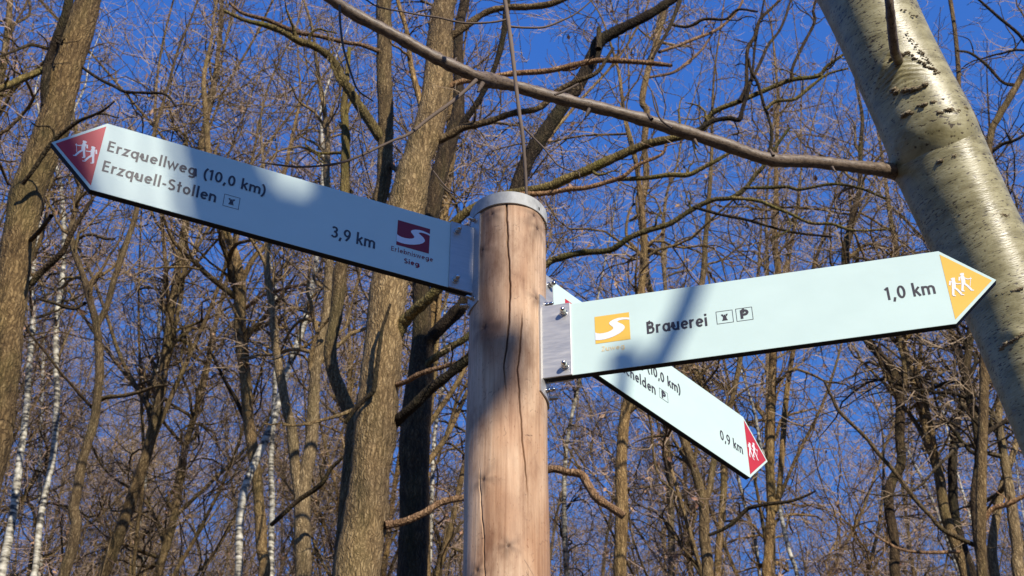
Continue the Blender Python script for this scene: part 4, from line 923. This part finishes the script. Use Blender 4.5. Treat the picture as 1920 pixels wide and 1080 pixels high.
tree('oak_tree', 'brown leaning trunk right of the snaking dark one', [([(1812, 1085, 20), (1795, 1031, 20), (1780, 990, 20), (1771, 960, 19), (1765, 920, 19), (1760, 888, 19), (1740, 816, 18), (1720, 730, 17), (1706, 690, 17), (1694, 655, 16), (1688, 620, 15), (1690, 560, 13)], 19, True)], 36, 'bark', limbs=[([(1826, 1022, 9), (1800, 1010, 9), (1767, 993, 9), (1745, 968, 8), (1719, 940, 8), (1676, 883, 8), (1645, 848, 8), (1623, 820, 7), (1575, 773, 7), (1560, 745, 6), (1546, 715, 5)], (17.5, 17), 'bark', 0.5), ([(1800, 1034, 7), (1760, 1036, 7), (1720, 1035, 6), (1690, 1030, 5), (1650, 1010, 4), (1620, 985, 3)], (18, 17.5), 'limb_tan', 0.5)], **rt)
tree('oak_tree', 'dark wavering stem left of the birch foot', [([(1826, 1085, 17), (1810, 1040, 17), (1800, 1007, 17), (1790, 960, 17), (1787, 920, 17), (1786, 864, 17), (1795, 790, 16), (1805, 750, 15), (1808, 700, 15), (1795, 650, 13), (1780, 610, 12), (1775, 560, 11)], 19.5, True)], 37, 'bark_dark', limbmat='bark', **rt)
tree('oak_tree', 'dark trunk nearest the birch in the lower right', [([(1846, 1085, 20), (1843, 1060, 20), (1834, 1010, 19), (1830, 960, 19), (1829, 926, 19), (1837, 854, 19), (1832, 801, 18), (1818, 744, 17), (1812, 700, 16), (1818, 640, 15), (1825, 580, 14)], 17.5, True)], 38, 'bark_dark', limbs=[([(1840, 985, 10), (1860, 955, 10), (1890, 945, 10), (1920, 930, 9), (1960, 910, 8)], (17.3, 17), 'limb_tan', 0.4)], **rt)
tree('oak_tree', 'grey stem at the lower right edge below the birch', [([(1912, 1085, 24), (1908, 1031, 22), (1898, 960, 20), (1890, 900, 18), (1878, 830, 16), (1872, 780, 15), (1880, 700, 13)], 18, True), ([(1866, 1085, 20), (1860, 1030, 18), (1868, 970, 16), (1880, 910, 14), (1900, 850, 12)], 18.5, 4.0)], 39, 'bark_grey', **rt)
tree('oak_tree', 'curving limbed trunk seen to the right of the big birch', [([(1842, 1085, 20), (1846, 700, 18), (1846, 420, 15), (1856, 262, 13), (1872, 220, 13), (1893, 184, 12), (1922, 130, 12), (1945, 60, 10), (1958, -20, 9)], 15, True), ([(1850, 330, 11), (1822, 240, 9), (1800, 178, 9), (1797, 130, 9), (1791, 62, 8), (1781, -4, 8)], 15, 3.0)], 41, 'bark_mid', n1=14, t1=(0.5, 0.99), len1=(1.2, 3.2), top=5, limbs=[([(1905, 160, 7), (1880, 154, 6), (1850, 122, 6), (1820, 100, 5), (1795, 95, 4)], (15, 14.6), 'bark_dark', 0.6), ([(1930, 90, 7), (1908, 62, 6), (1872, 32, 6), (1836, 0, 5), (1800, -30, 4)], (15, 14.5), 'bark_dark', 0.6), ([(1852, 290, 8), (1880, 270, 7), (1905, 262, 6), (1940, 240, 5)], (15, 14.7), 'bark_dark', 0.6)])
tree('oak_tree', 'grey brown trunk rising into the open sky above the yellow board', [([(1345, 1085, 14), (1350, 800, 13), (1225, 560, 13), (1210, 470, 13), (1202, 400, 13), (1212, 330, 13), (1208, 270, 12), (1213, 210, 12), (1204, 190, 12), (1213, 140, 12), (1230, 80, 11), (1245, 20, 10), (1262, -40, 9)], 21, True)], 40, 'bark', n1=16, t1=(0.6, 0.99), len1=(1.2, 3.2), top=5)

# ------------------------------------------------------------------ the wood behind
def proto_tree(seed, H, kind):
    rng = np.random.default_rng(seed); k = 15
    P = [np.zeros(3)]; d = np.array([rng.normal(0, .06), rng.normal(0, .06), 1.0]); P[0][2] = -0.3
    for i in range(1, k):
        d = d+np.array([rng.normal(0, .075), rng.normal(0, .075), 0.10]); d /= np.linalg.norm(d); P.append(P[-1]+d*H/(k-1))
    r0 = H*0.0060*rng.uniform(0.85, 1.2); R = r0*(1-np.linspace(0, 1, k)*0.93); R[0] *= 1.3
    S, RS = smooth_path(P, R, 3, rng, 0.05)
    tT, tL, tt, tl = TB(), TB(), TB(), TB()
    stems = [(S, RS)]
    if kind == 'fan':                          # several upright stems from one fork
        for q in range(rng.integers(5, 9)):
            i = int(len(S)*rng.uniform(0.30, 0.62)); p = S[i]; dd = np.array([rng.normal(0, .42), rng.normal(0, .42), 1]); a = [p]; L = H*rng.uniform(.35, .5)
            for j in range(7):
                dd = dd+np.array([rng.normal(0, .09), rng.normal(0, .09), 0.10]); dd /= np.linalg.norm(dd); a.append(a[-1]+dd*L/7)
            stems.append(smooth_path(a, np.linspace(RS[i]*.5, .010, 8), 3, rng, .03))
    w3s = []
    for j, (s, r) in enumerate(stems):
        tT.tube(s, r, 9)
        a1 = (18, 45) if kind == 'fan' else (25, 62)
        w2, w3, w4 = foliate(tL, tt, s, r, rng, 1.0 if kind != 'birch' else 0.85, (26 if j == 0 else 11), ((0.15 if kind == 'bush' else 0.38) if j == 0 else 0.1, 0.98), a1, (1.2, 4.2) if kind != 'birch' else (1.0, 3.0), 2.4, 3.6, 3.3, 0.14 if kind == 'fan' else 0.08, 1.15, 1.2)
        w3s.append(w3)
    leaves(tl, np.concatenate(w3s), rng, 260 if kind != 'bush' else 420, 0.045)
    root = empty({'birch': 'birch_tree', 'bush': 'young_tree'}.get(kind, 'bare_tree'))
    tm = {'bush': 'bark_grey', 'fan': 'bark', 'oak': 'bark', 'grey': 'bark_grey', 'birch': 'white_birch'}[kind]
    tT.build('trunk', M[tm], root)
    g = TB(); mi = []
    for src, m_ in ((tL, 0), (tt, 1)):
        off = g.n
        for v, u in zip(src.v, src.uv): g.v.append(v); g.uv.append(u); g.n += len(v)
        for f in src.f4: g.f4.append(f+off); mi += [m_]*len(f)
    c = g.build('crown', [M['bark'] if kind != 'birch' else M['bark_dark'], M['twig_red'] if kind == 'bush' or seed % 3 == 0 else M['twig']], root)
    c.data.polygons.foreach_set('material_index', np.array(mi, np.int32))
    tl.build('dead_leaves', M['leaf'], root, smooth=False)
    return root
def copy_tree(o):
    c = o.copy(); COL.objects.link(c)
    for ch in o.children:
        d = ch.copy(); COL.objects.link(d); d.parent = c
    return c
protos = [proto_tree(101, 22, 'fan'), proto_tree(102, 20, 'oak'), proto_tree(103, 23, 'fan'), proto_tree(104, 19, 'grey'), proto_tree(105, 21, 'oak'), proto_tree(106, 21, 'fan'), proto_tree(107, 20, 'birch'), proto_tree(108, 22, 'birch')]
for q, (sd, H) in enumerate(((111, 10), (112, 12))):
    protos.append(proto_tree(sd, H, 'bush'))
used = set()
rng = np.random.default_rng(77)
spots = []
Y = 14.0
while Y < 66:
    half = 0.52*Y+2.5; step = 3.3+0.012*Y
    nx = int(2*half/step)
    for i in range(nx):
        x = -half+step*(i+0.5)+rng.uniform(-1.2, 1.2); y = Y+rng.uniform(-1.3, 1.3)
        spots.append((x, y))
    Y += 3.3
random.seed(4); 
for x, y in spots:
    # keep the open patches of sky the photograph has: thin out the near rows right of the post
    u = x/(0.5*y)
    if u > 0.02 and (y < 19.5 or rng.random() < (0.80 if y < 26 else 0.58 if y < 45 else 0.50)): continue
    if u < -0.12 and y < 16.5: continue
    if u <= 0.02 and rng.random() < (0.42 if y < 24 else 0.42): continue
    if y < 17 and -0.35 < u < 0.1: continue
    k = int(rng.choice(8, p=[.19, .15, .17, .11, .13, .13, .06, .06]))
    if k >= 6 and y < 30: k = int(rng.integers(0, 6))
    P_ = protos[k]
    o = P_ if k not in used else copy_tree(P_); used.add(k)
    o.location = (x, y, float(ground_z(x, y)))
    s = rng.uniform(1.0, 1.28) if y < 24 else rng.uniform(0.85, 1.15) if y < 45 else rng.uniform(0.85, 1.15)
    o.rotation_euler = (rng.normal(0, .03), rng.normal(0, .03), rng.uniform(0, 6.28)); o.scale = (s, s, s*rng.uniform(.95, 1.08))
    side = 'left' if u < -0.02 else 'right'
    if k >= 6: tag(o, 'thin white-barked birch far back in the bare wood on the %s of the post' % side, 'tree', 'far birches %s of the post' % side)
    elif y > 36: tag(o, 'small bare tree in the hazy far wood %s of the signpost' % side, 'tree', 'far bare trees %s of the post' % side)
    else: tag(o, 'slender bare brown tree of the near thicket %s of the signpost' % side, 'tree', 'near bare trees %s of the post' % side)

rng = np.random.default_rng(31)
n_bush = 0
for y0 in np.arange(21, 62, 3.4):                 # undergrowth filling the lower part of the wood
    half = 0.5*y0+2
    for x0 in np.arange(-half, half, 9.0):
        x, y = x0+rng.uniform(-1.8, 1.8), y0+rng.uniform(-1.5, 1.5)
        k = 8+int(rng.integers(0, 2)); o = protos[k] if k not in used else copy_tree(protos[k]); used.add(k)
        o.location = (x, y, float(ground_z(x, y))); s = rng.uniform(0.8, 1.25); o.scale = (s, s, s); o.rotation_euler = (0, 0, rng.uniform(0, 6.28))
        side = 'left' if x < -0.01*y else 'right'
        tag(o, 'small reddish twiggy young tree low in the wood %s of the signpost' % side, 'young tree', 'undergrowth %s of the post' % side); n_bush += 1
hx, hy = S_DIR[0]/math.hypot(S_DIR[0], S_DIR[1]), S_DIR[1]/math.hypot(S_DIR[0], S_DIR[1])
for y0 in np.arange(-26, 4, 6.0):                 # the wood goes on behind the viewer
    for x0 in np.arange(-26, 30, 6.0):
        x, y = x0+rng.uniform(-1.8, 1.8), y0+rng.uniform(-1.8, 1.8)
        rx, ry = x-0.2, y-1.9; al = rx*hx+ry*hy; la = abs(-rx*hy+ry*hx)
        if math.hypot(x, y) < 6 or (al > 0 and la < 15.0) or (y > -1 and abs(x) < 6.5): continue
        k = int(rng.integers(0, 6)); o = copy_tree(protos[k])
        o.location = (x, y, float(ground_z(x, y))); s = rng.uniform(0.8, 1.1); o.scale = (s, s, s); o.rotation_euler = (0, 0, rng.uniform(0, 6.28))
        tag(o, 'bare tree of the wood behind the viewer, outside the picture', 'tree', 'trees behind the viewer')

# ------------------------------------------------------------------ trees on the sunny side, behind the viewer: their shadows fall on the boards; some are added just for shade
def sunward(i, px, s):
    """a point s metres towards the sun from a pixel on board i or on the post"""
    C_, yaw = ((np.array([-0.0710, 1.9184, 1.6354]), 3.54644938), (np.array([0.0587, 1.9127, 1.4518]), -0.23397192))[i]
    n = np.array([math.sin(yaw), -math.cos(yaw), 0]); r = ray(*px); t = (C_@n)/(r@n)
    p = r*t; p[2] += CZ
    return p+S_DIR*s
def shade_tree(label, pts, s, stems=(), seed=1, crown=True):
    rng = np.random.default_rng(seed)
    P = [sunward(i, px, s) for i, px, r in pts]; R = [r for i, px, r in pts]
    b = P[0].copy(); b[0] += 0.5; gz = float(ground_z(b[0], b[1]))
    k = 4; low = [np.array([b[0], b[1], gz-0.2])*(1-f)+P[0]*f for f in np.linspace(0, 1, k, endpoint=False)]
    P = low+P; R = [R[0]*1.25]*k+R
    root = empty('oak_tree', (P[0][0], P[0][1], gz)); o0 = np.array(root.location); tag(root, label, 'tree')
    S, RS = smooth_path(np.array(P)-o0, R, 6, rng, 0.03); tb = TB(); tb.tube(S, RS, 20)
    for st in stems:
        A = [sunward(i, px, s)-o0 for i, px, r in st]; S2, R2 = smooth_path(A, [r for _, _, r in st], 6, rng, 0.03); tb.tube(S2, R2, 14)
    tb.build('trunk', M['bark'], root)
    return root
shade_tree('forked bare oak behind the viewer shading the left board', [
    (0, (600, 1050), .16), (0, (655, 850), .16), (0, (700, 690), .165), (0, (732, 560), .17), (0, (746, 440), .165), (0, (756, 320), .158), (0, (770, 150), .14), (0, (800, -150), .11), (0, (820, -500), .07)], 7.0, seed=51, stems=[
    [(0, (700, 540), .10), (0, (590, 470), .11), (0, (505, 450), .105), (0, (442, 390), .095), (0, (418, 310), .080), (0, (385, 200), .065), (0, (330, 0), .05), (0, (280, -300), .03)],
    [(0, (690, 620), .09), (0, (500, 600), .06), (0, (260, 540), .055), (0, (150, 420), .055), (0, (118, 320), .055), (0, (98, 240), .05), (0, (60, 100), .04), (0, (-40, -200), .02)],
    [(0, (690, 735), .10), (0, (800, 733), .105), (0, (875, 728), .098), (0, (912, 712), .06), (0, (942, 696), .03), (0, (958, 690), .012)]])
def twig_screen():
    '''an added leafless tree out of view, its thin shoots spaced to dim the left board'''
    rng = np.random.default_rng(12); s = 14.0
    base = sunward(0, (330, 900), s); gz = float(ground_z(base[0], base[1]))
    root = empty('oak_tree', (base[0], base[1], gz)); o0 = np.array(root.location); tag(root, 'unseen bare many-stemmed tree added to thin the sun on the left board', 'tree')
    top = sunward(0, (330, 640), s); tb = TB()  # unseen tree, put in to dim the sun on the left board
    S, RS = smooth_path(np.array([o0+[0, 0, -.2], o0+[0.05, 0, (top[2]-gz)*.5], top])-o0, [.09, .08, .07], 8, rng, .03); tb.tube(S, RS, 14); tb.build('trunk', M['bark'], root)
    cr = TB()
    for x0, x1 in ((80, 40), (130, 100), (178, 160), (226, 215), (275, 270), (322, 325), (480, 505), (540, 560), (595, 620)):
        pts = [top, sunward(0, ((330+x0)/2, 520), s), sunward(0, (x0, 400), s), sunward(0, (x1, 200), s), sunward(0, (x1*1.05-20, -200), s)]
        S, RS = smooth_path(np.array(pts)-o0, [.04, .026, .0105 if x0 < 400 else .012, .010 if x0 < 400 else .012, .006], 8, rng, .04); cr.tube(S, RS, 8)
    cr.build('crown', M['twig'], root)
twig_screen()
def sapling():
    rng = np.random.default_rng(9); s = 4.2
    pts = [(1, (1180, 830), .021), (1, (1212, 740), .020), (1, (1240, 672), .0195), (1, (1270, 610), .019), (1, (1296, 545), .0185), (1, (1330, 440), .017), (1, (1370, 300), .015), (1, (1400, 100), .01)]
    P = [sunward(i, px, s) for i, px, r in pts]; R = [r for *_, r in pts]
    base = P[0]+np.array([0.35, -0.25, 0]); gz = float(ground_z(base[0], base[1]))
    P = [np.array([base[0], base[1], gz-.1]), np.array([base[0]+.03, base[1], gz+1.2]), P[0]*0.35+np.array([base[0], base[1], gz+1.8])*0.65]+P; R = [.034, .030, .026]+R
    root = empty('sapling', (base[0], base[1], gz)); o0 = np.array(root.location); tag(root, 'thin leaning sapling behind the viewer shading the yellow board', 'sapling')
    S, RS = smooth_path(np.array(P)-o0, R, 6, rng, .03); tb = TB(); tb.tube(S, RS, 12); tb.build('trunk', M['bark'], root)
sapling()

def shade_trunk(px, py, Y, dist, r, H, seed, label):
    """an unseen tall tree added behind the viewer to shade the tree at that spot"""
    rng = np.random.default_rng(seed); p, _ = at(px, py, Y); q = p+S_DIR*dist
    gz = float(ground_z(q[0], q[1])); root = empty('oak_tree', (q[0], q[1], gz)); tag(root, label, 'tree')  # unseen tree, put in only for the shadow it throws
    z = np.linspace(-0.3, H, 9); P = np.stack([0.08*np.sin(z*.5+seed), 0.08*np.cos(z*.4), z], 1)
    R = r*(1.15-0.5*z/H); S, RS = smooth_path(P, R, 4, rng, .03); t = TB(); t.tube(S, RS, 14); t.build('trunk', M['bark'], root)
    cl, ct = TB(), TB(); foliate(cl, ct, S, RS, rng, 1.0, 12, (0.75, 0.99), (25, 55), (1.5, 3.5)); cl.build('crown', M['bark'], root)
shade_trunk(785, 690, 12.5, 19.0, .26, 20, 1, 'unseen tall bare oak added to shade the dark trunk beside the stout oak')
shade_trunk(1690, 820, 18.0, 30.0, .30, 20, 3, 'unseen tall bare oak added to shade the snaking dark trunk')
